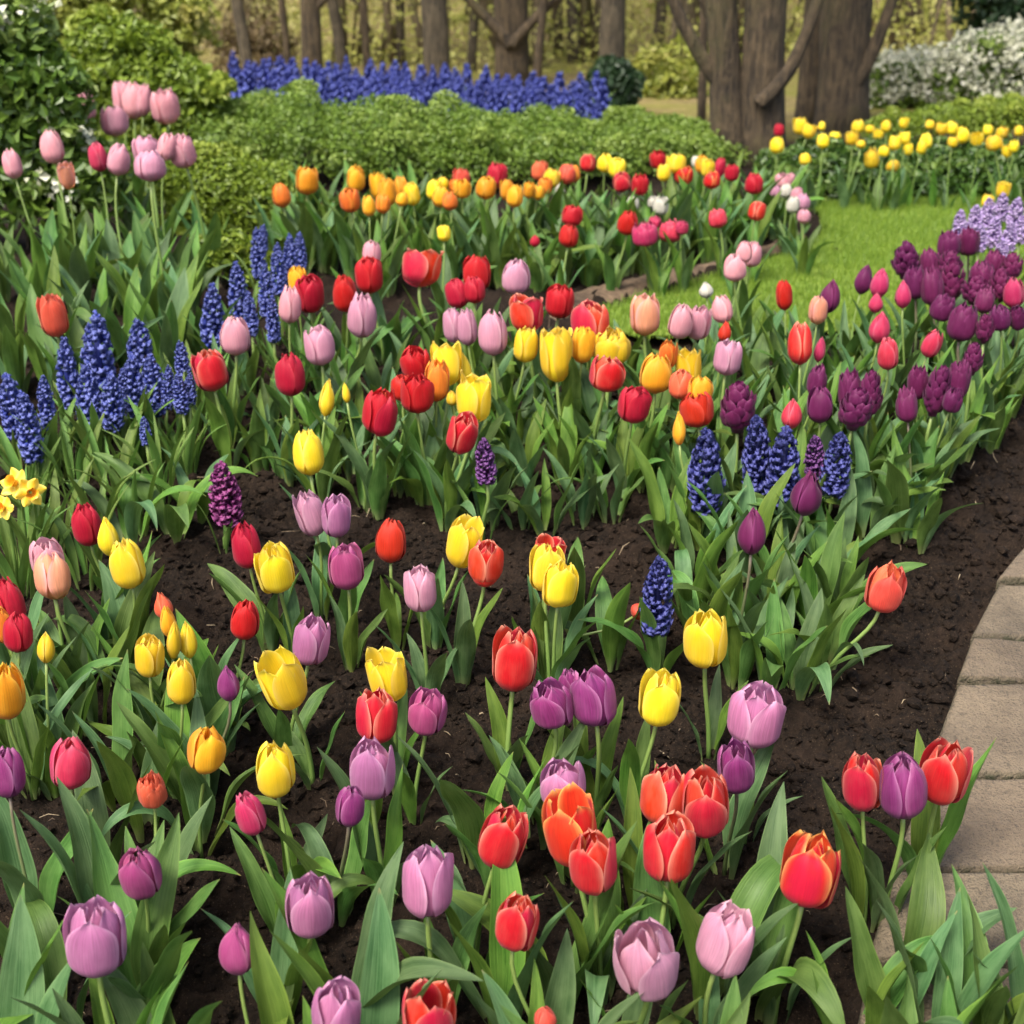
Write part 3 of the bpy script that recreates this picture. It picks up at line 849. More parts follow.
px_shrub('dark_conifer', 'dense dark conifer standing over the white blossom', 1000, 10.5, [(1000, 20, 42, 60), (1040, 10, 60, 70), (985, -40, 30, 60), (1010, 50, 46, 40), (1030, -90, 60, 80)], 9000, .07, CONIF, 29, cat='tree')
px_shrub('grassy_hedge', 'low light green clipped hedge behind the yellow tulip bed', 960, 7.3, [(900, 132, 40, 20), (950, 126, 45, 22), (1000, 124, 45, 24), (1045, 124, 50, 26)], 14000, .022, BOXY, 30, cat='hedge')
und = [(250, 45, 11.2, 40, 40, 'SPR', 'brown leaved thicket bush beside the tall spring shrub'), (668, 82, 10.0, 36, 38, 'S', 'loose yellow green bush between the dark evergreen and the twin trunks'),
       (580, 75, 13.5, 32, 35, 'S', 'loose young bush beside the grey trunk over the evergreen'), (905, 30, 14.0, 55, 45, 'S', 'bright yellow green bush above the white blossom'),
       (470, 60, 14.0, 30, 30, 'S', 'small young bush between the pale trunk and the limbed tree'), (395, 50, 15.0, 35, 40, 'S', 'faint young bush between thin trunks behind the hyacinths'),
       (690, 40, 14.5, 40, 50, 'S', 'pale young bush seen past the twin trunked tree'), (790, 50, 15.0, 40, 60, 'S', 'pale young bush seen between the two big trunks')]
BROWN = foliage_mat('brown_thicket_leaves', (.16, .115, .06), (.27, .20, .10), (.28, .26, .08))
for i, (px, py, Yu, rx, ry, k, lab) in enumerate(und):
    px_shrub('woodland_bush', lab, px, Yu, [(px, py, rx, ry), (px - rx * .5, py + ry * .3, rx * .7, ry * .7), (px + rx * .5, py + ry * .25, rx * .7, ry * .7), (px, py + ry * .6, rx, ry * .6)], 1300, .06, BROWN if k == 'SPR' else SPRING, 140 + i, group='loose bushes of the wood', stems=22, spread=1.2)
# ================================================================== FLOWER PARTS
SHAPES = {   # radius along the petal; half angle at its widest; tip sharpness; outward roll of the rim
 'bud':  dict(r=[(0, .12), (.1, .52), (.3, .92), (.45, 1), (.65, .88), (.85, .55), (1, .10)], a=60, roll=.03, inner=.86),
 'egg':  dict(r=[(0, .14), (.1, .60), (.28, .95), (.45, 1), (.65, .97), (.85, .80), (1, .44)], a=58, roll=.05, inner=.88),
 'cup':  dict(r=[(0, .14), (.1, .62), (.28, .95), (.45, 1), (.65, 1), (.85, .92), (1, .68)], a=56, roll=.07, inner=.88),
 'open': dict(r=[(0, .14), (.1, .56), (.28, .90), (.45, .98), (.65, 1), (.85, .97), (1, .86)], a=52, roll=.10, inner=.86),
}
def petal(shape, inner, seed, nu=11, nv=15):
    S = SHAPES[shape]; rs = np.random.RandomState(seed)
    t = np.linspace(0, 1, nv); u = np.linspace(-1, 1, nu)
    t = t ** .92
    rr = interp(t, S['r']); A = math.radians(S['a'] * rs.uniform(.92, 1.06)) * interp(t, [(0, .5), (.2, .84), (.42, 1), (.64, .99), (.81, .86), (.93, .56), (1, .10)])
    hgt = rs.uniform(.93, 1.03); lean = rs.uniform(-.10, .10); ph = rs.uniform(0, 6.28, 3)
    T, U = np.meshgrid(t, u, indexing='ij')
    RR = np.repeat(rr[:, None], nu, 1); AA = np.repeat(A[:, None], nu, 1)
    k = S['inner'] if inner else 1.0
    ang = U * AA + lean * T * T
    r = RR * k * (1 - (.30 if inner and shape != 'open' else 0) * T**3)
    r = r * (1 + S['roll'] * U * U * np.clip(T * 1.6 - .35, 0, 1))          # rim rolls out a little
    r = r + .045 * np.exp(-(U / .16)**2) * np.clip(T * 2, 0, 1) * np.clip(2.6 - 2.4 * T, 0, 1)   # raised midrib
    r = r + .018 * np.sin(5 * U + ph[0] + 3 * T) * T + .045 * np.sin(6 * T + ph[1]) * U * T
    r = r + rs.uniform(-.16, .14) * T**7 + .06 * np.sin(U * 3.5 + ph[2]) * T**4
    z = hgt * T ** 1.12 * (1 - .03 * U * U)
    z = z + .02 * np.sin(4 * U + ph[2]) * T + (.03 if inner else 0) * T
    # a flatter section than a perfect circle
    x = r * np.cos(ang) ; y = r * np.sin(ang) * 1.04
    V = np.stack([x, y, z], -1).reshape(-1, 3)
    UV = np.stack([(U + 1) / 2, T], -1).reshape(-1, 2)
    return V, [tuple(reversed(q)) for q in grid_faces(nu, nv)], UV

def rotz(V, a):
    c, s = math.cos(a), math.sin(a)
    V = np.asarray(V); return np.stack([V[:, 0] * c - V[:, 1] * s, V[:, 0] * s + V[:, 1] * c, V[:, 2]], -1)

NVAR = 5
_bloom, _petals = {}, {}
def core_petal(shape, var, i):
    V, F, UV = petal('egg' if shape == 'bud' else 'cup', True, 7000 + var * 10 + i)
    k = .66 - .22 * V[:, 2:]**2
    return V * np.concatenate([k, k, np.full_like(k, .95)], 1), F, UV
def bloom_mesh(shape, var, kind):
    key = (shape, var, kind)
    if key in _bloom: return _bloom[key]
    mb = MB(); rs = np.random.RandomState(hash((shape, var)) % 9999 if False else len(shape) * 31 + var * 7)
    if shape == 'double':
        for ring, (n, k, h, sh) in enumerate([(6, 1.0, .86, 'cup'), (6, .84, .95, 'cup'), (5, .62, 1.0, 'egg'), (4, .36, 1.0, 'egg')]):
            for i in range(n):
                V, F, UV = petal(sh, False, 300 + var * 40 + ring * 9 + i, 7, 10)
                V = V * (k * rs.uniform(.93, 1.07), k * rs.uniform(.7, .85), h * rs.uniform(.9, 1.05))
                mb.add(rotz(V, 2 * math.pi * (i + .5 * (ring % 2) + rs.uniform(-.15, .15)) / n), F, UV)
    else:
        for i in range(6):
            V, F, UV = petal(shape, i % 2 == 1, 100 + var * 10 + i + len(shape) * 50)
            mb.add(rotz(V, math.pi / 3 * i + rs.uniform(-.08, .08)), F, UV)
    if shape in ('bud', 'egg', 'cup'):
        for i in range(3):
            V, F, UV = core_petal(shape, var, i)
            mb.add(rotz(V, 2 * math.pi / 3 * i + .5), F, UV)
    _bloom[key] = mb.mesh('bloom', PET[kind]); return _bloom[key]
def petal_meshes(shape, var, kind):
    key = (shape, var, kind)
    if key not in _petals:
        out = []
        for i in range(6):
            V, F, UV = petal(shape, i % 2 == 1, 100 + var * 10 + i + len(shape) * 50, 13, 19)
            out.append(raw_mesh('petal', V, F, UV, PET[kind]))
        if shape in ('bud', 'egg', 'cup'):
            for i in range(3):
                V, F, UV = core_petal(shape, var, i); out.append(raw_mesh('petal', V, F, UV, PET[kind]))
        _petals[key] = out
    return _petals[key]
m, nt, b = new_mat('pistil_pale_green'); b.inputs['Base Color'].default_value = (.42, .42, .10, 1)
pm_ = MB(); V, F, UV = tube([(0, 0, .02), (0, 0, .25), (0, 0, .45), (0, 0, .5)], [.14, .16, .13, .18], 8); pm_.add(V, F, UV)
for i in range(6):
    a = i * math.pi / 3; V, F, UV = tube([(.12 * math.cos(a), .12 * math.sin(a), .05), (.3 * math.cos(a), .3 * math.sin(a), .3), (.34 * math.cos(a), .34 * math.sin(a), .5)], [.03, .03, .05], 5); pm_.add(V, F, UV)
PISTIL = pm_.mesh('pistil', m)

def leaf_mesh(seed, e0, e1, mid, width, fold, wave, twist, side, mat, nu=7, nv=20, pointy=.85):
    """unit length leaf growing along +X and up, from the ground at the origin"""
    rs = np.random.RandomState(seed)
    t = np.linspace(0, 1, nv)
    s = np.clip((t - mid) / (1 - mid + 1e-6), 0, 1); s = s * s * (3 - 2 * s)
    el = np.radians(e0 + (e1 - e0) * (s * .8 + t * .2))
    dx = np.cos(el); dz = np.sin(el); st = 1 / (nv - 1)
    cx = np.concatenate(([0], np.cumsum((dx[1:] + dx[:-1]) / 2 * st))); cz = np.concatenate(([0], np.cumsum((dz[1:] + dz[:-1]) / 2 * st)))
    cy = side * t**2 + .012 * np.sin(t * 6 + rs.uniform(0, 6))
    w = width * interp(t, [(0, .34), (.12, .60), (.32, .96), (.45, 1), (.65, .84), (.82, .52), (.93, .24), (1, .015)])
    u = np.linspace(-1, 1, nu)
    V = []; UV = []; ph = rs.uniform(0, 6.28, 2)
    for i in range(nv):
        T = np.array((dx[i], 0, dz[i])); Nn = np.array((-dz[i], 0, dx[i])); S = np.array((0, 1, 0))
        tw = twist * t[i]**1.5; S, Nn = S * math.cos(tw) + Nn * math.sin(tw), Nn * math.cos(tw) - S * math.sin(tw)
        f = fold * (1 - .55 * t[i]) if t[i] > .1 else fold * 1.3
        for q in u:
            wav = wave * w[i] * math.sin(t[i] * 11 + ph[0] + (1.3 if q > 0 else 0)) * abs(q)**1.5
            p = np.array((cx[i], cy[i], cz[i])) + S * (q * w[i] / 2 * math.cos(f * abs(q))) + Nn * (abs(q)**1.4 * w[i] / 2 * math.sin(f) + wav)
            V.append(p); UV.append(((q + 1) / 2, t[i]))
    return raw_mesh('leaf', V, grid_faces(nu, nv), UV, mat)
LEAVES = {'up': [], 'arch': [], 'flop': [], 'strap': []}
for i in range(9):
    q = random.Random(200 + i); m = LEAFM[i % 3]
    LEAVES['up'].append(leaf_mesh(i, q.uniform(76, 86), q.uniform(44, 68), .15, q.uniform(.15, .215), q.uniform(.45, .8), q.uniform(.05, .12), q.uniform(-.6, .6), q.uniform(-.08, .08), m))
    LEAVES['arch'].append(leaf_mesh(30 + i, q.uniform(64, 78), q.uniform(-5, 26), .2, q.uniform(.165, .225), q.uniform(.45, .8), q.uniform(.06, .14), q.uniform(-.7, .7), q.uniform(-.12, .12), m))
    LEAVES['flop'].append(leaf_mesh(60 + i, q.uniform(62, 76), q.uniform(-62, -30), q.uniform(.35, .52), q.uniform(.165, .21), q.uniform(.4, .65), q.uniform(.05, .12), q.uniform(-.6, .6), q.uniform(-.1, .1), m))
    LEAVES['strap'].append(leaf_mesh(90 + i, q.uniform(74, 86), q.uniform(20, 66), .3, q.uniform(.075, .11), q.uniform(.4, .7), .03, q.uniform(-.5, .5), q.uniform(-.1, .1), STRAPM))
# far plants use the same leaves in a lighter mesh
def add_leaves(t, n, L, rs, mix=(.5, .3, .2), kind=None, az0=None, wf=(.85, 1.2), off=.012):
    a0 = rs.uniform(0, 6.28) if az0 is None else az0
    for i in range(n):
        k = kind or rs.choices(('up', 'arch', 'flop'), mix)[0]
        az = a0 + 2 * math.pi * i / n + rs.uniform(-.6, .6)
        l = L * rs.uniform(.72, 1.18) * (1.08 if k == 'up' else 1)
        o = put('leaf', rs.choice(LEAVES[k]), t, (math.cos(az) * off, math.sin(az) * off, -.004), (0, 0, az), (l, l * rs.uniform(*wf), l))

def bloom_place(t, base, P, axis_tilt, w, hh, rs):
    pass

def tulip(kind, px, py, w, hp, h, label, group, rs, shape=None, nleaf=4, L=.2, lean=None, mix=(.5, .3, .2), tilt=None, cat='tulip', off=.012):
    P, dep = at_height(px, py, h)
    k = dep / FPX
    W, H = w * k, hp * k * 1.04
    if shape is None: shape = 'cup'
    if shape == 'open' and w > 30: W *= .87
    if tilt is None: tilt = (rs.gauss(0, .11), rs.gauss(0, .10))
    ax = Vector((tilt[0], tilt[1], 1)).normalized()
    bot = P - ax * H * .5
    if lean is None: lean = (rs.gauss(0, .022), rs.gauss(.0, .022))
    bx_, by_ = bot.x + lean[0] - ax.x * .1, bot.y + lean[1] - ax.y * .1
    base = Vector((bx_, by_, surf(bx_, by_)))
    t = thing('tulip', label, cat, base, group)
    # stem: up from the soil, easing into the bloom's own axis
    p3 = bot - base + ax * H * .03; Ls = p3.length
    c1 = Vector((0, 0, Ls * .45)); c2 = p3 - ax * Ls * .35
    pts = []
    for i in range(9):
        s = i / 8; pts.append(Vector((0, 0, -.01)) * (1 - s)**3 + c1 * 3 * s * (1 - s)**2 + c2 * 3 * s * s * (1 - s) + p3 * s**3)
    r = max(.0026, min(.0046, W * .058))
    V, F, UV = tube(pts, [r * (1.12 - .2 * i / 8) for i in range(9)], 8, uvv=(0, 1))
    put('stem', raw_mesh('stem', V, F, UV, STEMD if kind in 'DP' and rs.random() < .5 else STEMM), t)
    var = rs.randrange(NVAR); az = rs.uniform(0, 6.28)
    q = ax.to_track_quat('Z', 'Y'); M = q.to_matrix() @ Matrix.Rotation(az, 3, 'Z')
    e = M.to_euler(); loc = bot - base
    if w >= 33 and shape != 'double':
        bl = put('bloom', None, t, loc, e, (W * .5, W * .5, H)); bl.empty_display_size = .01
        for i, me in enumerate(petal_meshes(shape, var, kind)):
            put('petal', me, bl, (0, 0, 0), (0, (rs.uniform(-.03, .04) if rs.random() < .75 else rs.uniform(.04, .13)) if i < 6 else 0, math.pi / 3 * i + rs.uniform(-.1, .1) if i < 6 else 2 * math.pi / 3 * i + .5))
        if shape == 'open': put('pistil', PISTIL, bl)
    else:
        put('bloom', bloom_mesh(shape, var, kind), t, loc, e, (W * .5, W * .5, H))
    if nleaf: add_leaves(t, nleaf, L, rs, mix, off=off)
    return t

# ---- spikes of small bells
def floret_mat(name, dark, lightc, rim):
    m, nt, b = new_mat(name)
    u, v = uvparts(nt)
    c = mixc(nt, u, dark, lightc)
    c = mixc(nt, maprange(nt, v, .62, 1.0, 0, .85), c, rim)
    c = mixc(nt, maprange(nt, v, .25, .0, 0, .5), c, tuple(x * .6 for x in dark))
    nt.links.new(c, b.inputs['Base Color']); b.inputs['Roughness'].default_value = .52
    b.inputs['Specular IOR Level'].default_value = .3
    thin(nt, b, c, .2)
    return m
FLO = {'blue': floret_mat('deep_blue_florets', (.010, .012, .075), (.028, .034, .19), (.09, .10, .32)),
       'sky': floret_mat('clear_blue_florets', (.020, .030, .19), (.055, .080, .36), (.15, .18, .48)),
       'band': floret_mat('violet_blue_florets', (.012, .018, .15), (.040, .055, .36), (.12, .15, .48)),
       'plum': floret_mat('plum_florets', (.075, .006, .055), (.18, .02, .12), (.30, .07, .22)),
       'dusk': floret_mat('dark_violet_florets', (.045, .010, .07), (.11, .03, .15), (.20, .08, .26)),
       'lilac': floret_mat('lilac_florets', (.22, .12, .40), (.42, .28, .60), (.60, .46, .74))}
def floret(nr=12):
    prof = [(0, .15), (.2, .55), (.45, .74), (.70, .70), (.88, .80), (1.0, 1.25)]
    V = []; UV = []
    for z, r in prof:
        for k in range(nr):
            a = 2 * math.pi * k / nr; rr = r * ((1.15 if k % 2 == 0 else .62) if z > .95 else 1); V.append((math.cos(a) * rr * .5, math.sin(a) * rr * .5, z * 1.15)); UV.append((0, z))
    F = []
    for i in range(len(prof) - 1):
        for k in range(nr):
            a = i * nr + k; c = i * nr + (k + 1) % nr; F.append((a, c, c + nr, a + nr))
    F.append(tuple(range((len(prof) - 1) * nr, len(prof) * nr)))
    return np.array(V), F, np.array(UV)
_spk = {}
def spike_mesh(kind, form, var):
    key = (kind, form, var)
    if key in _spk: return _spk[key]
    if form == 'scaly':
        rs = np.random.RandomState(900 + var); mb = MB(); n = 40
        for i in range(n):
            s = (i + .5) / n; a = i * 2.39996 + rs.uniform(-.2, .2)
            rad = .27 * float(interp(np.array([s]), [(0, .55), (.15, .95), (.4, 1), (.7, .78), (1, .15)])[0])
            V, F, UV = petal('cup', False, 5000 + var * 100 + i, 5, 7)
            V = V - np.array((.55, 0, 0)); sz = .27 * rs.uniform(.75, 1.2) * (1.1 - .35 * s)
            V = V * (sz * .5, sz * .5, sz * 1.3)
            out = rs.uniform(-.05, .42) * (1 - s * .8); c_, s_ = math.cos(out), math.sin(out)
            V = np.stack([V[:, 0] * c_ + V[:, 2] * s_, V[:, 1], -V[:, 0] * s_ + V[:, 2] * c_], -1)
            V = V + np.array((max(rad - sz * .12, .01), 0, -.02 + s * .84))
            UV = UV.copy(); mb.add(rotz(V, a), F, UV)
        V, F, UV = tube([(0, 0, -.05), (0, 0, .3), (0, 0, .9)], [.10, .21, .05], 10); mb.add(V, F, [(.5, .4)] * len(V))
        _spk[key] = mb.mesh('flower_spike', PET['D']); return _spk[key]
    rs = np.random.RandomState(700 + var * 13 + len(form)); mb = MB(); V0, F0, U0 = floret()
    n, size, asp = {'fat': (190, .084, .42), 'slim': (170, .068, .30), 'far': (70, .125, .42)}[form]
    for i in range(n):
        s = (i + .5) / n
        rad = asp * .5 * float(interp(np.array([s]), [(0, .62), (.12, .90), (.35, 1), (.6, .90), (.82, .66), (1, .16)])[0]) - size * .42
        a = i * 2.39996 + rs.uniform(-.4, .4); z = .02 + s * .94 + rs.uniform(-.025, .025)
        sc = size * (1.05 - .45 * s**2.5) * rs.uniform(.75, 1.25)
        rad *= rs.uniform(.85, 1.12)
        d = Vector((math.cos(a + rs.uniform(-.4, .4)), math.sin(a), -.45 + 1.5 * s**2 + rs.uniform(-.4, .4))).normalized()
        M = np.array(d.to_track_quat('Z', 'Y').to_matrix())
        p = np.array((math.cos(a) * max(rad, .004) * .62, math.sin(a) * max(rad, .004) * .62, z - .02))
        UV = U0.copy(); UV[:, 0] = rs.rand()
        mb.add((V0 * sc) @ M.T + p, F0, UV)
    V, F, UV = tube([(0, 0, -.05), (0, 0, .5), (0, 0, .95)], [asp * .16, asp * .15, asp * .04], 7); mb.add(V, F, [(0.2, .5)] * len(V))
    _spk[key] = mb.mesh('flower_spike', FLO[kind]); return _spk[key]

def hyacinth(kind, px, py, w, hp, h, label, group, rs, name='hyacinth', form=None, nleaf=4, L=.17, cat='hyacinth', tilt=None, leafkind='strap'):
    P, dep = at_height(px, py, h); k = dep / FPX; W, H = w * k, hp * k * 1.03
    form = form or ('fat' if w / hp > .36 else 'slim')
    asp = {'slim': .30, 'scaly': .54}.get(form, .42)
    tilt = tilt or (rs.gauss(0, .05), rs.gauss(0, .05))
    ax = Vector((tilt[0], tilt[1], 1)).normalized(); bot = P - ax * H * .5
    bx_, by_ = bot.x + rs.gauss(0, .012), bot.y + rs.gauss(0, .012)
    base = Vector((bx_, by_, surf(bx_, by_))); t = thing(name, label, cat, base, group)
    if bot.z < base.z + .02: bot.z = base.z + .02
    p3 = bot - base
    pts = [Vector((0, 0, -.01)), Vector((0, 0, p3.z * .4)), p3 - ax * p3.z * .25, p3 + ax * H * .05]
    V, F, UV = tube(pts, [.0042, .0042, .004, .0035], 7); put('stem', raw_mesh('stem', V, F, UV, STEMM), t)
    e = (ax.to_track_quat('Z', 'Y').to_matrix() @ Matrix.Rotation(rs.uniform(0, 6.28), 3, 'Z')).to_euler()
    put('flower_spike', spike_mesh(kind, form, rs.randrange(2)), t, p3, e, (W / asp, W / asp, H))
    if nleaf: add_leaves(t, nleaf, L, rs, kind=leafkind)
    return t
# ================================================================== FLOWERS
ORD = ['first', 'second', 'third', 'fourth', 'fifth', 'sixth', 'seventh', 'eighth', 'ninth', 'tenth', 'eleventh', 'twelfth', 'thirteenth', 'fourteenth', 'fifteenth', 'sixteenth', 'seventeenth', 'eighteenth', 'nineteenth', 'twentieth', 'twenty-first', 'twenty-second', 'twenty-third', 'twenty-fourth']
frs = random.Random(77)
# front of the bed: kind, x, y, width, height of the bloom in the picture, shape, label
FRONT = [
 ('M', 96, 938, 58, 74, 'cup', 'big mauve tulip, fully open, over broad leaves at the near corner of the bed'),
 ('VP', 140, 872, 40, 60, 'egg', 'pinkish purple tulip standing just behind the big mauve one at the bed corner'),
 ('VP', 238, 948, 38, 58, 'bud', 'closed pinkish purple tulip on a bare stem over dark soil'),
 ('C', 152, 790, 28, 40, 'double', 'small ragged coral double tulip on a thin stem among broad leaves'),
 ('HK', 250, 814, 28, 46, 'egg', 'slim deep pink tulip just below a yellow cup'),
 ('HK', 70, 763, 38, 52, 'egg', 'deep pink tulip with a paler rim, alone above tall leaves'),
 ('P', 8, 773, 32, 50, 'egg', 'purple tulip cut by the picture edge beside the deep pink one'),
 ('M', 310, 905, 46, 68, 'cup', 'mauve tulip with upright petals, lowest but one over the bare soil strip'),
 ('M', 336, 1010, 46, 62, 'cup', 'mauve tulip cut off by the bottom edge of the picture'),
 ('P', 350, 806, 28, 44, 'egg', 'small purple tulip tucked against a larger mauve one'),
 ('M', 372, 770, 43, 60, 'cup', 'mauve tulip right under a pale-edged red one'),
 ('M', 428, 882, 50, 72, 'cup', 'large smooth mauve tulip on a bare brownish stem'),
 ('RE', 428, 1018, 58, 62, 'open', 'wide open red tulip at the bottom edge beneath the large mauve one'),
 ('RE', 503, 838, 44, 66, 'cup', 'pale-edged red tulip beside the yellow tipped red pair'),
 ('RY', 571, 830, 58, 74, 'open', 'open red tulip with yellow tips, larger of a touching pair'),
 ('RE', 594, 863, 46, 66, 'cup', 'red tulip leaning behind the yellow tipped one on a bare stem'),
 ('M', 563, 784, 44, 44, 'cup', 'lilac tulip peeping out behind the yellow tipped red one'),
 ('RE', 517, 923, 40, 58, 'cup', 'smaller red tulip low beside bare soil under the red pair'),
 ('RE', 664, 795, 44, 58, 'cup', 'red tulip with a pale rim, rear one of a tight group of three reds'),
 ('RE', 705, 801, 46, 68, 'cup', 'red tulip hanging nearest the purple one in the group of three reds'),
 ('RE', 669, 848, 50, 68, 'cup', 'red tulip with creamy petal edges, lowest of the group of three reds'),
 ('P', 736, 768, 36, 56, 'cup', 'purple tulip between a large mauve cup and the three reds'),
 ('LK', 645, 958, 60, 76, 'cup', 'broad pale mauve tulip, widest bloom along the bottom of the bed'),
 ('LK', 726, 941, 52, 70, 'cup', 'pale mauve tulip with a loose cup beside the broadest one'),
 ('C', 545, 1018, 22, 26, 'bud', 'tip of a coral bud rising at the bottom edge'),
 ('RY', 810, 870, 54, 70, 'cup', 'bright red tulip with yellow rim on its own by the path clump'),
 ('RE', 863, 782, 38, 62, 'cup', 'red and mauve tulip standing before the path beside a purple one'),
 ('P', 903, 787, 46, 66, 'egg', 'purple tulip between two reds against the stone path'),
 ('RE', 945, 772, 47, 68, 'cup', 'scarlet tulip seen against the stone slabs'),
]
MIDF = [
 ('Y', 706, 639, 41, 58, 'cup', 'tall yellow tulip on a long bare stem under the dark blue spike'),
 ('Y', 660, 698, 40, 56, 'cup', 'yellow tulip low over bare soil, below the tall one'),
 ('M', 755, 716, 54, 60, 'cup', 'large mauve tulip with loose petals next to the leafy mound'),
 ('P', 551, 704, 40, 46, 'cup', 'purple tulip with narrow petals, lower of a purple trio'),
 ('P', 593, 698, 43, 56, 'cup', 'broadest purple tulip of the purple trio'),
 ('P', 570, 686, 22, 36, 'egg', 'slim purple tulip squeezed in the middle of the purple trio'),
 ('RE', 515, 660, 44, 64, 'cup', 'tall pale-edged red tulip above the purple trio'),
 ('Y', 547, 568, 34, 48, 'cup', 'yellow tulip partly hidden by its yellow twin'),
 ('Y', 560, 584, 33, 48, 'cup', 'front yellow tulip of a pair on bare soil'),
 ('RE', 549, 552, 34, 30, 'open', 'red tulip peeping over the pair of yellow ones'),
 ('LK', 310, 514, 28, 46, 'cup', 'lilac tulip, half of a double headed clump nearest the hyacinth'),
 ('M', 336, 516, 28, 44, 'cup', 'mauve tulip, other half of the double headed clump'),
 ('VP', 346, 567, 34, 46, 'cup', 'magenta tulip standing just under the lilac pair'),
 ('R', 391, 541, 30, 43, 'egg', 'plain red tulip on bare soil beside the magenta one'),
 ('LK', 420, 589, 32, 47, 'cup', 'pale lilac tulip alone on bare soil in mid bed'),
 ('M', 312, 640, 34, 50, 'cup', 'mauve tulip leaning over a wide yellow one'),
 ('Y', 283, 682, 50, 60, 'open', 'wide open yellow tulip, largest of the yellows'),
 ('Y', 387, 676, 43, 52, 'open', 'pale yellow open tulip right over a red one'),
 ('RE', 376, 716, 40, 52, 'cup', 'pale-edged red tulip directly under the pale yellow one'),
 ('VP', 428, 711, 36, 46, 'cup', 'reddish purple tulip beside the red and yellow couple'),
 ('Y', 275, 568, 36, 52, 'cup', 'yellow tulip next to a red one at the back of the bare patch'),
 ('Y', 275, 768, 38, 54, 'egg', 'yellow tulip directly below the widest yellow'),
 ('Y', 464, 544, 38, 50, 'open', 'open yellow tulip overlapped by a red one'),
 ('RE', 486, 562, 34, 46, 'cup', 'red tulip overlapping an open yellow one on dark soil'),
]
LEFTF = [
 ('R', 87, 525, 28, 44, 'egg', 'red tulip near the yellow daffodils'),
 ('K', 47, 558, 32, 38, 'cup', 'pink tulip with its head behind a peach and lilac one'),
 ('KY', 52, 576, 34, 46, 'egg', 'peach and lilac tulip overlapping a pink one'),
 ('Y', 127, 564, 33, 50, 'egg', 'round yellow tulip beside a half opened yellow bud'),
 ('Y', 108, 537, 20, 40, 'bud', 'half opened yellow bud close to the red tulip by the daffodils'),
 ('R', 8, 603, 30, 50, 'egg', 'larger red tulip at the picture edge above a smaller red'),
 ('R', 18, 633, 28, 40, 'egg', 'smaller dark red tulip hanging under the larger one at the edge'),
 ('O', 2, 625, 20, 40, 'egg', 'orange red tulip mostly out of the picture behind two reds'),
 ('Y', 46, 648, 17, 32, 'bud', 'small yellow bud beside the reds at the edge'),
 ('YO', 6, 690, 36, 62, 'egg', 'tall golden tulip half out of the picture, tilted'),
 ('C', 163, 606, 18, 28, 'bud', 'peach coral bud at the top of a narrow yellow group'),
 ('YO', 168, 622, 16, 36, 'bud', 'golden bud tucked under the coral one'),
 ('Y', 174, 640, 14, 44, 'bud', 'narrowest yellow bud of the yellow group'),
 ('Y', 188, 640, 17, 38, 'bud', 'straight sided yellow bud at the outer side of the yellow group'),
 ('Y', 150, 657, 28, 42, 'cup', 'yellow tulip with flat top at the near side of the yellow group'),
 ('Y', 181, 682, 28, 46, 'egg', 'lowest yellow tulip of the yellow group'),
 ('YO', 206, 750, 36, 50, 'egg', 'golden tulip with a peachy flush over broad leaves'),
 ('P', 228, 683, 22, 40, 'bud', 'small leaning purple bud between yellow tulips'),
 ('R', 246, 546, 28, 47, 'egg', 'red tulip at the far end of the bare patch'),
 ('R', 245, 620, 28, 40, 'egg', 'round red tulip below another red one at the bare patch'),
]
def rows(rows_, h, group, nleaf, L, mix=(.5, .3, .2), hj=.015, **kw):
    for kd, x, y, w, hp, sh, lab in rows_:
        tulip(kd, x, y, w, hp, h + frs.uniform(-hj, hj), lab, group, frs, sh, nleaf if not isinstance(nleaf, tuple) else frs.randint(*nleaf), L, mix=mix, **kw)
rows(FRONT, .235, 'tulips at the front of the bed', (3, 4), .215, (.78, .17, .05), off=.016)
rows(MIDF, .225, 'tulips in the middle of the front bed', (3, 4), .17, (.8, .15, .05))
rows(LEFTF, .235, 'tulips at the daffodil side of the bed', (3, 4), .20, (.68, .27, .05))
tulip('C', 886, 588, 36, 46, .21, 'coral red tulip leaning out over bare soil toward the path', 'tulips at the front of the bed', frs, 'cup', 2, .17, lean=(-.07, .02), tilt=(.16, 0))
tulip('C', 640, 611, 18, 18, .11, 'fallen coral bud lying over sideways beside the dark blue spike', 'tulips in the middle of the front bed', frs, 'bud', 2, .13, lean=(-.12, 0), tilt=(1.1, .15))

# clumps whose labels are composed from colour, clump and order counted from a landmark
def clump(rows_, h, group, where, frm, nleaf, L, mix=(.5, .3, .2), hj=.02, reverse=False, cat='tulip', **kw):
    by = {}
    for r in rows_: by.setdefault(r[0], []).append(r)
    for kd, rr in by.items():
        rr = sorted(rr, key=lambda r: r[1], reverse=reverse)
        word = KINDWORD[kd]
        for i, r in enumerate(rr):
            sh = r[5] if len(r) > 5 else frs.choice(('egg', 'cup', 'cup'))
            if len(rr) == 1: lab = f'only {word} tulip {where}'
            else:
                o = 'last' if (i == len(rr) - 1) else ORD[i]
                lab = f'{o} {word} tulip {where}, from {frm}'
            hh = h(r) if callable(h) else h
            tulip(kd, r[1], r[2], r[3], r[4], hh + frs.uniform(-hj, hj), lab, group, frs, sh, nleaf if not isinstance(nleaf, tuple) else frs.randint(*nleaf), L, mix=mix, cat=cat, **kw)

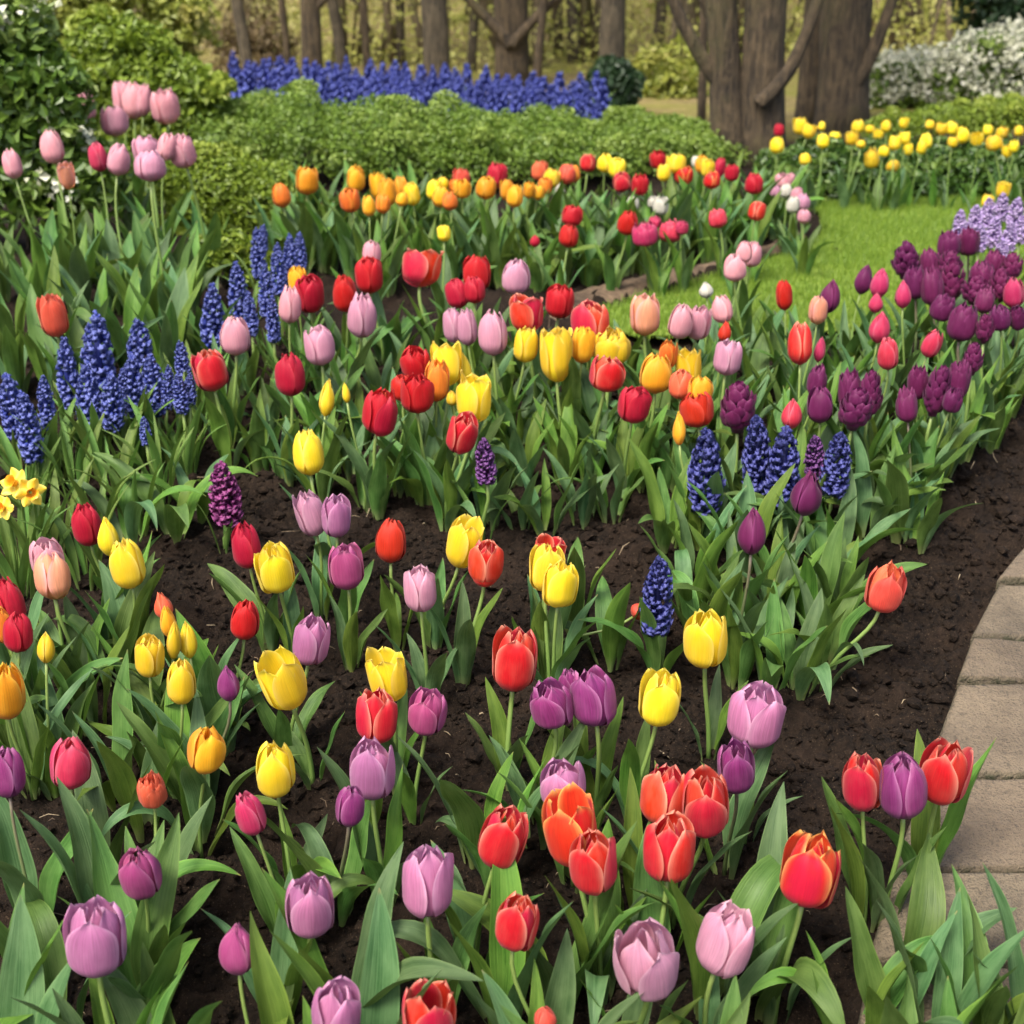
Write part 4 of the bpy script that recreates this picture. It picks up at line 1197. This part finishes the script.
MIDBACK = [  # middle clump, part nearer the hyacinths
 ('C', 53, 316, 27, 42, 'cup'), ('RE', 210, 371, 33, 40, 'cup'), ('K', 235, 336, 29, 38, 'egg'), ('K', 290, 305, 22, 36, 'egg'), ('R', 309, 294, 28, 38, 'cup'), ('YO', 298, 282, 18, 30, 'cup'),
 ('R', 345, 294, 24, 36, 'egg'), ('R', 369, 275, 27, 36, 'cup'), ('LK', 362, 316, 29, 44, 'egg'), ('LK', 319, 346, 29, 38, 'cup'), ('R', 290, 375, 29, 42, 'egg'), ('Y', 327, 398, 15, 36, 'bud'),
 ('Y', 346, 393, 8, 20, 'bud'), ('Y', 308, 452, 30, 46, 'egg'), ('K', 372, 253, 18, 24, 'egg')]
clump(MIDBACK, .245, 'tulips of the middle clump by the hyacinths', 'near the blue hyacinths', 'the hyacinth side', (4, 5), .20, (.74, .20, .06))
MIDCORE = [
 ('RE', 422, 268, 42, 36, 'open'), ('R', 477, 274, 27, 34, 'cup'), ('R', 474, 290, 22, 26, 'egg'), ('R', 457, 293, 23, 30, 'egg'), ('LK', 453, 325, 20, 36, 'egg'), ('LK', 467, 327, 20, 36, 'egg'), ('LK', 493, 333, 28, 44, 'egg'),
 ('R', 416, 363, 29, 32, 'cup'), ('R', 417, 394, 32, 38, 'cup'), ('R', 403, 388, 24, 26, 'cup'), ('O', 437, 381, 24, 40, 'cup'), ('Y', 447, 364, 30, 42, 'open'), ('Y', 462, 368, 18, 40, 'bud'), ('Y', 474, 398, 38, 46, 'open'), ('Y', 452, 398, 12, 16, 'bud'),
 ('R', 380, 412, 33, 44, 'cup'), ('RE', 462, 434, 29, 42, 'cup'), ('LK', 516, 277, 28, 34, 'egg')]
clump(MIDCORE, .25, 'tulips at the heart of the middle clump', 'at the heart of the middle clump', 'the hyacinth side', (4, 5), .20, (.74, .20, .06))
MIDR = [
 ('RE', 527, 314, 36, 36, 'open'), ('R', 560, 302, 27, 32, 'cup'), ('RE', 590, 323, 36, 40, 'cup'), ('Y', 556, 354, 36, 54, 'open'), ('Y', 526, 345, 24, 34, 'cup'), ('YO', 583, 345, 22, 36, 'cup'),
 ('Y', 611, 346, 38, 36, 'double'), ('RE', 607, 373, 33, 36, 'cup'), ('R', 634, 405, 31, 36, 'cup'), ('KY', 645, 315, 29, 40, 'cup'), ('YO', 656, 374, 32, 38, 'egg'), ('O', 668, 355, 18, 28, 'cup'),
 ('C', 681, 384, 24, 30, 'egg'), ('Y', 689, 370, 24, 40, 'open'), ('R', 697, 410, 32, 34, 'cup'), ('YO', 700, 390, 24, 28, 'cup'), ('YO', 679, 429, 13, 32, 'bud')]
clump(MIDR, .25, 'tulips of the middle clump by the lawn', 'on the lawn side of the middle clump', 'the clump heart', (4, 5), .195, (.74, .28, .10))
MIDPINK = [('K', 681, 321, 24, 36, 'egg'), ('K', 699, 323, 24, 34, 'cup'), ('K', 722, 309, 20, 28, 'egg'), ('R', 725, 332, 13, 20, 'bud'), ('LK', 728, 358, 27, 34, 'cup'), ('K', 735, 268, 22, 26, 'egg'), ('K', 752, 254, 20, 26, 'egg'), ('K', 744, 252, 16, 22, 'egg'), ('W', 706, 290, 14, 16, 'bud')]
clump(MIDPINK, .25, 'pink tulips at the lawn edge', 'in the pink clump at the lawn edge', 'the peach tulip', (4, 5), .21, (.7, .25, .05))
PLUMF = [('R', 784, 295, 16, 30, 'egg'), ('D', 830, 297, 20, 32, 'bud'), ('KY', 818, 310, 18, 28, 'egg'), ('RE', 800, 344, 24, 40, 'egg'), ('HK', 820, 350, 11, 24, 'bud'), ('D', 864, 280, 17, 28, 'bud'), ('HK', 880, 283, 18, 30, 'bud'), ('HK', 876, 303, 14, 20, 'bud'),
 ('HK', 880, 327, 20, 32, 'bud'), ('HK', 888, 354, 20, 32, 'egg'), ('HK', 932, 344, 18, 28, 'egg'), ('HK', 903, 294, 16, 28, 'bud'), ('HK', 1014, 293, 20, 30, 'egg'), ('D', 820, 405, 25, 36, 'egg'), ('D', 807, 494, 30, 48, 'bud'), ('D', 752, 532, 28, 46, 'bud'), ('HK', 792, 414, 20, 30, 'bud')]
clump(PLUMF, .25, 'tulips among the plum clump', 'in the plum clump by the path', 'the lawn edge', (4, 5), .20, (.75, .2, .05))
PLUMD = [(915, 282, 22, 34), (932, 286, 20, 38), (951, 281, 22, 38), (943, 307, 22, 28), (963, 322, 28, 38), (985, 328, 15, 28), (1000, 318, 20, 26), (975, 290, 22, 26), (982, 276, 24, 30), (1000, 285, 18, 30), (1012, 266, 18, 26), (995, 262, 18, 24),
 (973, 358, 17, 31), (918, 382, 20, 36), (938, 390, 22, 48), (958, 380, 22, 40), (953, 400, 18, 26), (907, 404, 20, 36), (850, 390, 22, 42), (870, 394, 20, 46), (856, 408, 28, 40), (817, 380, 18, 32), (738, 406, 30, 48), (906, 260, 22, 34), (949, 244, 20, 28), (969, 241, 20, 30), (950, 264, 20, 26), (930, 262, 18, 28), (985, 300, 18, 26), (1018, 318, 16, 26)]
for i, r in enumerate(sorted(PLUMD, key=lambda r: (r[1] // 34, r[0]))):
    rowi = [q for q in sorted(PLUMD, key=lambda q: (q[1] // 34, q[0])) if q[1] // 34 == r[1] // 34]; j = rowi.index(r)
    tier = {7: 'topmost tier', 8: 'second tier', 9: 'third tier', 10: 'fourth tier', 11: 'fifth tier', 12: 'lowest tier'}.get(r[1] // 34, 'tier')
    lab = f'{ORD[j] if j < len(rowi) - 1 or len(rowi) == 1 else "last"} dense dark plum spike of the {tier} by the path, from the lawn'
    if (i * 7) % 10 < 4:
        hyacinth('plum', r[0], r[1], r[2], r[3], .25, lab, 'plum spikes by the path', frs, 'hyacinth', 'scaly', 3, .20, leafkind=None)
    else:
        tulip('D', r[0], r[1], r[2] * 1.05, r[3], .25, lab.replace('spike', 'double tulip'), 'plum double tulips by the path', frs, 'double', 3, .20, mix=(.75, .2, .05))
# blue and violet spikes standing between plum clump and bare soil
for args in [('blue', 706, 468, 34, 82, 'dark blue spike standing first in the front row of fat blue spikes'), ('blue', 757, 452, 28, 76, 'dark blue spike leaning behind two fatter ones'),
             ('blue', 784, 465, 33, 76, 'dark blue spike in the middle of the front row of fat spikes'), ('blue', 837, 462, 28, 60, 'shorter dark blue spike at the path end of the row'),
             ('dusk', 815, 456, 20, 42, 'dusky half hidden spike between two dark blue ones'), ('blue', 658, 593, 31, 76, 'dark blue spike standing by itself over bare soil')]:
    hyacinth(*args[:5], .20 if args[2] < 560 else .19, args[5], 'dark blue grape hyacinths', frs, 'grape_hyacinth', None, 4, .19, leafkind=None)
hyacinth('plum', 224, 491, 30, 62, .16, 'plum hyacinth spike standing by itself on dark soil', 'single plum spikes', frs, 'hyacinth', 'fat', 3, .12)
hyacinth('dusk', 485, 460, 20, 44, .20, 'dark violet spike close under the red tulip of the middle clump', 'single plum spikes', frs, 'hyacinth', 'fat', 3, .16)

# ---- blue hyacinths on the garden's other side
BLUEL = [(12, 405, 26, 62), (28, 425, 22, 70), (46, 402, 16, 56), (67, 372, 20, 70), (98, 362, 32, 100), (88, 395, 24, 60), (112, 400, 22, 56), (140, 352, 26, 66), (132, 385, 24, 60), (154, 384, 20, 60), (124, 388, 14, 40), (168, 386, 12, 44), (182, 360, 14, 40), (180, 392, 14, 40),
         (145, 430, 11, 28), (213, 318, 22, 70), (238, 290, 18, 56), (190, 388, 12, 30)]
for i, r in enumerate(sorted(BLUEL)):
    hyacinth('sky', r[0], r[1], r[2], r[3], .19, f'{ORD[i] if i < len(BLUEL) - 1 else "last"} clear blue spike of the hyacinth patch, counted from the picture edge', 'blue hyacinths beside the middle clump', frs, 'hyacinth', None, 5, .20)
BLUEB = [(258, 252, 14, 50), (266, 290, 14, 50), (278, 268, 14, 50), (290, 262, 15, 56), (273, 318, 13, 46), (250, 312, 13, 44), (300, 250, 12, 36), (262, 240, 12, 30)]
for i, r in enumerate(sorted(BLUEB)):
    hyacinth('sky', r[0], r[1], r[2], r[3], .20, f'{ORD[i] if i < len(BLUEB) - 1 else "last"} clear blue spike behind the middle clump, counted from the bush', 'blue hyacinths behind the middle clump', frs, 'hyacinth', None, 4, .18)
LIL = [(960, 222, 13, 24), (968, 234, 13, 24), (1022, 228, 14, 26), (1002, 250, 13, 22), (975, 218, 14, 26), (988, 212, 14, 28), (1002, 206, 14, 26), (1016, 212, 15, 28), (994, 231, 15, 28), (1010, 236, 15, 26), (980, 238, 14, 24)]
for i, r in enumerate(sorted(LIL)):
    hyacinth('lilac', r[0], r[1], r[2], r[3], .22, f'{ORD[i] if i < len(LIL) - 1 else "last"} pale lilac spike above the plum clump, counted from the lawn', 'lilac hyacinths above the plum clump', frs, 'hyacinth', 'fat', 3, .16)

# ---- back bed
ORB = [('O', 281, 195, 18, 24), ('YO', 307, 181, 22, 26), ('YO', 356, 179, 18, 25), ('O', 350, 200, 20, 24), ('YO', 369, 206, 13, 20), ('YO', 378, 186, 16, 26), ('YO', 387, 192, 17, 28), ('O', 383, 204, 14, 18), ('YO', 401, 187, 15, 20), ('Y', 412, 194, 15, 22), ('YO', 402, 199, 12, 14),
 ('Y', 434, 190, 14, 20), ('YO', 441, 197, 17, 20), ('O', 450, 201, 15, 18), ('C', 461, 178, 17, 18), ('YO', 462, 189, 17, 18), ('Y', 443, 183, 11, 12), ('YO', 486, 188, 20, 22), ('R', 497, 176, 20, 24), ('YO', 507, 190, 14, 20), ('Y', 444, 233, 13, 16), ('O', 455, 186, 12, 14)]
clump(ORB, .27, 'orange and yellow tulips along the hedge', 'in the back row before the hedge', 'the low bush', 4, .21, (.85, .13, .02))
RB = [('YO', 515, 196, 16, 22), ('YO', 529, 190, 12, 16), ('C', 540, 171, 16, 19), ('Y', 552, 178, 16, 18), ('O', 545, 186, 14, 16), ('YO', 537, 193, 14, 14), ('C', 567, 174, 18, 19), ('O', 574, 174, 12, 16), ('RE', 588, 163, 15, 17), ('Y', 605, 163, 15, 18), ('Y', 617, 168, 17, 18), ('RE', 622, 182, 18, 19), ('R', 640, 185, 17, 20),
 ('R', 658, 160, 16, 17), ('Y', 676, 164, 19, 19), ('Y', 664, 173, 14, 16), ('RY', 684, 175, 18, 17), ('YO', 702, 164, 14, 18), ('Y', 708, 168, 13, 18), ('RY', 712, 180, 16, 17), ('R', 719, 168, 13, 20), ('R', 732, 173, 14, 16), ('R', 754, 184, 18, 20), ('RE', 757, 211, 17, 19), ('W', 696, 162, 9, 12)]
clump(RB, .26, 'mixed tulips of the back bed', 'in the back bed near the twin trunks', 'the orange end', 4, .20, (.85, .13, .02))
RB2 = [('HK', 718, 218, 19, 19, 'double'), ('R', 572, 216, 20, 20, 'cup'), ('R', 569, 236, 19, 22, 'egg'), ('R', 628, 223, 20, 24, 'egg'), ('HK', 645, 234, 25, 24, 'double'), ('HK', 671, 231, 22, 22, 'double'), ('HK', 682, 227, 13, 14, 'double'), ('HK', 655, 222, 12, 12, 'double'), ('W', 633, 204, 13, 15, 'egg'), ('W', 661, 206, 15, 18, 'cup'), ('W', 653, 202, 11, 12, 'egg'), ('W', 560, 190, 10, 14, 'bud'), ('R', 535, 241, 10, 12, 'bud')]
clump(RB2, .20, 'red tulips low in the back bed', 'low at the front of the back bed', 'the middle clump', 4, .19, (.75, .22, .03))
PKR = [('K', 785, 181, 19, 14, 'open'), ('W', 786, 191, 12, 14, 'egg'), ('K', 797, 195, 12, 16, 'egg'), ('LK', 803, 202, 14, 16, 'egg'), ('K', 804, 216, 13, 14, 'egg'), ('W', 793, 205, 13, 16, 'egg'), ('LK', 775, 192, 12, 14, 'egg')]
clump(PKR, .19, 'pale pink tulips at the bed corner', 'at the lawn corner of the back bed', 'the twin trunks', 4, .16, (.75, .22, .03))
PKL = [('K', 86, 106, 18, 30, 'egg'), ('K', 123, 98, 20, 32, 'cup'), ('K', 134, 101, 22, 34, 'egg'), ('K', 144, 100, 14, 30, 'egg'), ('K', 165, 107, 27, 33, 'cup'), ('K', 114, 121, 26, 29, 'cup'), ('K', 52, 147, 22, 32, 'egg'), ('K', 12, 164, 18, 28, 'egg'), ('HK', 98, 157, 18, 28, 'egg'),
 ('K', 119, 160, 22, 30, 'egg'), ('LK', 146, 150, 26, 26, 'cup'), ('LK', 150, 166, 30, 29, 'egg'), ('K', 167, 147, 18, 26, 'egg'), ('K', 182, 151, 26, 33, 'cup'), ('KY', 67, 176, 16, 26, 'open')]
clump(PKL, .43, 'tall pink tulips before the shrubs', 'in the tall clump before the shrubs', 'the picture edge', (4, 5), .25, (.95, .05, 0))
YB = [(777, 145, 14, 16), (800, 126, 14, 16), (809, 131, 13, 14), (822, 126, 7, 9), (823, 141, 12, 14), (835, 137, 11, 10), (852, 138, 13, 13), (858, 126, 13, 13), (861, 144, 9, 8), (870, 129, 9, 8), (878, 135, 10, 11), (872, 158, 15, 20), (886, 126, 10, 12), (895, 143, 12, 14), (905, 138, 10, 12), (884, 151, 11, 11), (893, 166, 13, 11),
      (908, 149, 10, 12), (904, 123, 9, 10), (922, 147, 10, 14), (926, 141, 12, 15), (930, 125, 9, 9), (942, 129, 12, 11), (952, 128, 12, 13), (962, 135, 14, 16), (953, 142, 10, 10), (977, 139, 13, 12), (988, 130, 10, 11), (994, 143, 16, 15), (1002, 133, 11, 12), (1007, 151, 10, 12), (1014, 146, 10, 12), (805, 159, 11, 12), (1019, 131, 9, 10), (1003, 190, 13, 16), (988, 201, 12, 13)]
yb = [('Y', x, y, w, h, ('egg', 'cup', 'open', 'double')[i % 4]) for i, (x, y, w, h) in enumerate(YB)]
half = [r for r in yb if r[1] < 889]; oth = [r for r in yb if r[1] >= 889 and r[2] < 180]; low = [r for r in yb if r[2] >= 180]
hY = lambda r: max(.10, min(.30, (1 - .1 * 0) - (6.1 if r[2] < 138 else 5.6) * math.tan(PITCH + math.atan((r[2] - 512) / FPX))))
clump([('R', 779, 130, 10, 13, 'egg')] + half, hY, 'yellow tulips of the far bed', 'in the far bed nearer the trees', 'the broad trunk', 3, .17, (1, 0, 0), hj=.012)
clump(oth, hY, 'yellow tulips of the far bed', 'in the far bed before the clipped hedge', 'the broad trunk', 3, .17, (1, 0, 0), hj=.012)
clump(low, .17, 'yellow tulips of the far bed', 'low at the lawn end of the far bed', 'the trees', 3, .15, (1, 0, 0))

# ---- band of violet blue hyacinths behind the hedge
n = 0
for row, (dy, Yr) in enumerate([(0, 8.5), (8, 8.1), (17, 7.75)]):
    cnt = (30, 31, 29)[row]
    for i in range(cnt):
        px = 232 + (607 - 232) * (i + .5 * (row % 2) + frs.uniform(-.25, .25)) / cnt
        if row == 2 and px < 300: continue
        py = 80 + (px - 232) * .062 + dy + frs.uniform(-6, 6) - 5 * math.sin((px - 232) / 375 * 3.1)
        P, t_ = at_dist(px, py, Yr); hgt = P.z - float(ground(P.x, P.y))
        hyacinth('band', px, py, 12.5 + frs.uniform(-2.5, 2), 40 + frs.uniform(-9, 7), hgt, 'violet blue hyacinth in the dense band behind the clipped hedge', 'violet blue hyacinths behind the hedge', frs, 'hyacinth', 'far', 2, .22)

# ---- daffodils
m, nt, b = new_mat('daffodil_yellow'); u, v = uvparts(nt)
nt.links.new(mixc(nt, u, (.86, .60, .03), (.90, .70, .14)), b.inputs['Base Color']); b.inputs['Roughness'].default_value = .45; thin(nt, b, (.86, .6, .05), .25); DAF = m
m, nt, b = new_mat('daffodil_trumpet_orange'); b.inputs['Base Color'].default_value = (.85, .38, .02, 1); b.inputs['Roughness'].default_value = .45; DAFC = m
def daffodil(px, py, w, h, label, face):
    P, dep = at_height(px, py, h); W = w * dep / FPX
    base = Vector((P.x + frs.uniform(-.01, .01), P.y + .03, 0)); base.z = surf(base.x, base.y)
    t = thing('daffodil', label, 'daffodil', base, 'daffodils at the picture edge')
    p = P - base; f = Vector(face).normalized()
    V, F, UV = tube([Vector((0, 0, -.01)), Vector((0, .0, p.z * .5)), p + Vector((0, .025, .004)), p - f * W * .12], [.004, .0038, .0034, .003], 8); put('stem', raw_mesh('stem', V, F, UV, STEMM), t)
    M = f.to_track_quat('Z', 'Y').to_euler()
    bl = put('bloom', None, t, p, M, (W, W, W))
    for i in range(6):
        nv, nu = 9, 7; VV = []; UU = []
        for a in range(nv):
            for c in range(nu):
                s = a / (nv - 1); q = c / (nu - 1) * 2 - 1
                wd = .24 * math.sin(math.pi * (s * .86 + .1))**.8; VV.append((.04 + s * .46, q * wd * .75, (.05 if i % 2 else .0) + .10 * s * s - .05 * q * q + .02 * math.sin(6 * s + i))); UU.append((abs(q), s))
        put('petal', raw_mesh('petal', VV, grid_faces(nu, nv), UU, DAF), bl, (0, 0, 0), (0, frs.uniform(-.2, .2), i * math.pi / 3 + frs.uniform(-.1, .1)))
    pr = []; n_ = 18
    for z, r in [(0, .06), (.05, .10), (.15, .125), (.26, .14), (.31, .19)]:
        for k_ in range(n_):
            a = 2 * math.pi * k_ / n_; rr = r * (1 + (.08 * math.sin(a * 6) if z > .25 else 0)); pr.append((rr * math.cos(a), rr * math.sin(a), z))
    FF = [(i * n_ + k_, i * n_ + (k_ + 1) % n_, (i + 1) * n_ + (k_ + 1) % n_, (i + 1) * n_ + k_) for i in range(4) for k_ in range(n_)]
    put('trumpet', raw_mesh('trumpet', pr, FF, np.zeros((len(pr), 2)), DAFC), bl)
    add_leaves(t, 4, .24, frs, kind='strap')
daffodil(16, 484, 34, .235, 'yellow daffodil facing up, upper one at the picture edge', (-.3, -.7, .6))
daffodil(30, 492, 32, .23, 'yellow daffodil turned outward beside the upper one', (.5, -.8, .1))
daffodil(4, 508, 26, .22, 'yellow daffodil lowest and half out of the picture', (-.2, -.8, .4))

# ---- flowerless leafy clumps that fill the beds
def leaf_clump(px, py, L, n, label, group, mix=(.5, .32, .18), kind=None):
    p = gpt(px, py); b = Vector((p.x, p.y, surf(p.x, p.y)))
    t = thing('leaf_clump', label, 'leaf clump', b, group)
    add_leaves(t, n, L, frs, mix, kind, off=.02)
MC = 'flowerless tulip leaves filling the middle clump'
for px, py in [(225, 445), (255, 462), (285, 480), (315, 492), (350, 478), (300, 440), (330, 440), (365, 445), (265, 425), (400, 495), (430, 505), (460, 515), (490, 520), (520, 522), (550, 525), (580, 520), (610, 512), (640, 500), (665, 488), (420, 470), (455, 475), (490, 480), (525, 485), (560, 485), (595, 480), (625, 470), (650, 460), (480, 445), (520, 445), (560, 445), (600, 440), (640, 430), (440, 440), (400, 440),
               (380, 400), (420, 400), (460, 400), (500, 400), (540, 405), (580, 405), (620, 400), (330, 400), (290, 400), (250, 395), (220, 410), (350, 370), (480, 370), (520, 370), (440, 365), (400, 365), (300, 360)]:
    leaf_clump(px + frs.uniform(-6, 6), py + frs.uniform(-5, 5), .165, 6, 'flowerless clump of broad green tulip leaves filling the middle bed', MC, (.66, .26, .08))
PC = 'flowerless tulip leaves under the plum clump'
for px, py in [(700, 650), (735, 672), (770, 690), (800, 690), (825, 670), (690, 620), (730, 630), (770, 645), (805, 640), (840, 625), (700, 585), (740, 590), (780, 600), (820, 590), (670, 560), (710, 545), (750, 550), (790, 555), (840, 570),
               (870, 540), (895, 545), (920, 548), (880, 510), (910, 515), (850, 500), (930, 500), (960, 470), (990, 440), (1010, 420), (960, 440), (925, 470), (890, 475), (850, 465), (810, 470), (770, 490), (990, 400), (950, 410), (910, 440), (870, 440), (1015, 390), (980, 370), (820, 440), (780, 440), (740, 450), (700, 440), (760, 410), (720, 400), (840, 410), (880, 410), (800, 400), (1020, 360), (940, 370), (890, 380), (840, 380), (790, 370), (750, 380)]:
    leaf_clump(px + frs.uniform(-6, 6), py + frs.uniform(-5, 5), .20 if py > 500 else .19, 6, 'flowerless clump of narrow green tulip leaves under the plum and blue spikes', PC, (.66, .24, .10) if py > 480 else (.8, .18, .02))
FC = 'flowerless tulip leaves at the front of the bed'
for px, py in [(30, 1120), (110, 1150), (170, 1090), (60, 1030), (140, 1040), (300, 1150), (345, 1060), (380, 1120), (20, 1060), (110, 960), (510, 1030), (540, 1130), (600, 1160), (680, 1180), (730, 1160), (560, 1000), (700, 1020), (745, 1000), (850, 1130), (900, 1110), (950, 1120), (1000, 1100), (880, 1060), (930, 1060), (980, 1050), (1030, 1050), (1020, 1150), (850, 1050), (910, 1000),
               (60, 790), (110, 800), (160, 800), (30, 760), (90, 740), (140, 730), (190, 740), (60, 690), (110, 690), (20, 680), (220, 760), (200, 840), (150, 850), (580, 640), (600, 660), (530, 840), (500, 890), (480, 860)]:
    leaf_clump(px + frs.uniform(-8, 8), py + frs.uniform(-8, 8), (.225 if px > 840 else .265) if py > 900 else .205, 4, 'flowerless clump of broad tulip leaves between the front tulips', FC, (.74, .20, .06))
LC = 'strappy leaves under the blue hyacinths'
for px, py in [(20, 560), (60, 560), (100, 545), (140, 530), (40, 520), (80, 510), (120, 505), (160, 500), (20, 490), (60, 480), (100, 475), (140, 470), (180, 470), (190, 430), (210, 420), (30, 600), (90, 590)]:
    leaf_clump(px + frs.uniform(-6, 6), py + frs.uniform(-5, 5), .215, 7, 'flowerless clump of strappy leaves under the blue hyacinths', LC, kind='strap')
for px, py in [(175, 545), (130, 548), (200, 520)]:
    leaf_clump(px, py, .22, 4, 'clump of wide arching leaves drooping onto the bare patch', 'arching leaves by the bare patch', (0, .5, .5))
KC = 'leaves under the tall pink tulips'
for px, py in [(10, 400), (50, 400), (90, 395), (130, 390), (170, 385), (20, 360), (60, 355), (100, 350), (140, 350), (180, 350), (30, 320), (80, 315), (120, 315), (160, 318), (10, 300), (200, 370), (50, 290), (100, 285), (150, 285), (190, 310)]:
    leaf_clump(px + frs.uniform(-8, 8), py + frs.uniform(-5, 5), .245, 7, 'clump of tall tulip leaves under the pink tulips', KC, (.80, .16, .04))
BC = 'leaves filling the back bed'
for i in range(84):
    s = i / 83; px = 285 + 500 * s + frs.uniform(-10, 10); py = 272 + 26 * math.sin(s * 3.1) - 30 * s * s - frs.random() * 46 * (1 - .35 * s)
    leaf_clump(px, py, .235, 6, 'clump of tulip leaves in the dense green of the back bed', BC, (.72, .24, .04))

# ---- low leafy plants under the far yellow tulips
for i in range(9):
    px = 785 + i * 33; b = ground_at(px, 5.85 + .03 * (i % 3)); k = 6.0 / FPX
    r = 24 * k
    shrub('leafy_plant', f'{ORD[i] if i < 8 else "last"} dark green bushy plant under the yellow tulips, counted from the twin trunks', b, [(0, 0, .06, r, .14, .08 + .04 * frs.random()), (r * .4, .1, .09, r * .7, .14, .10 + .04 * frs.random()), (-r * .4, .25, .08, r * .8, .18, .11 + .04 * frs.random())], 2400, .036, BEDG, 400 + i, 'bushy plants under the far yellow tulips', stems=5, cat='plant', spread=1.0)
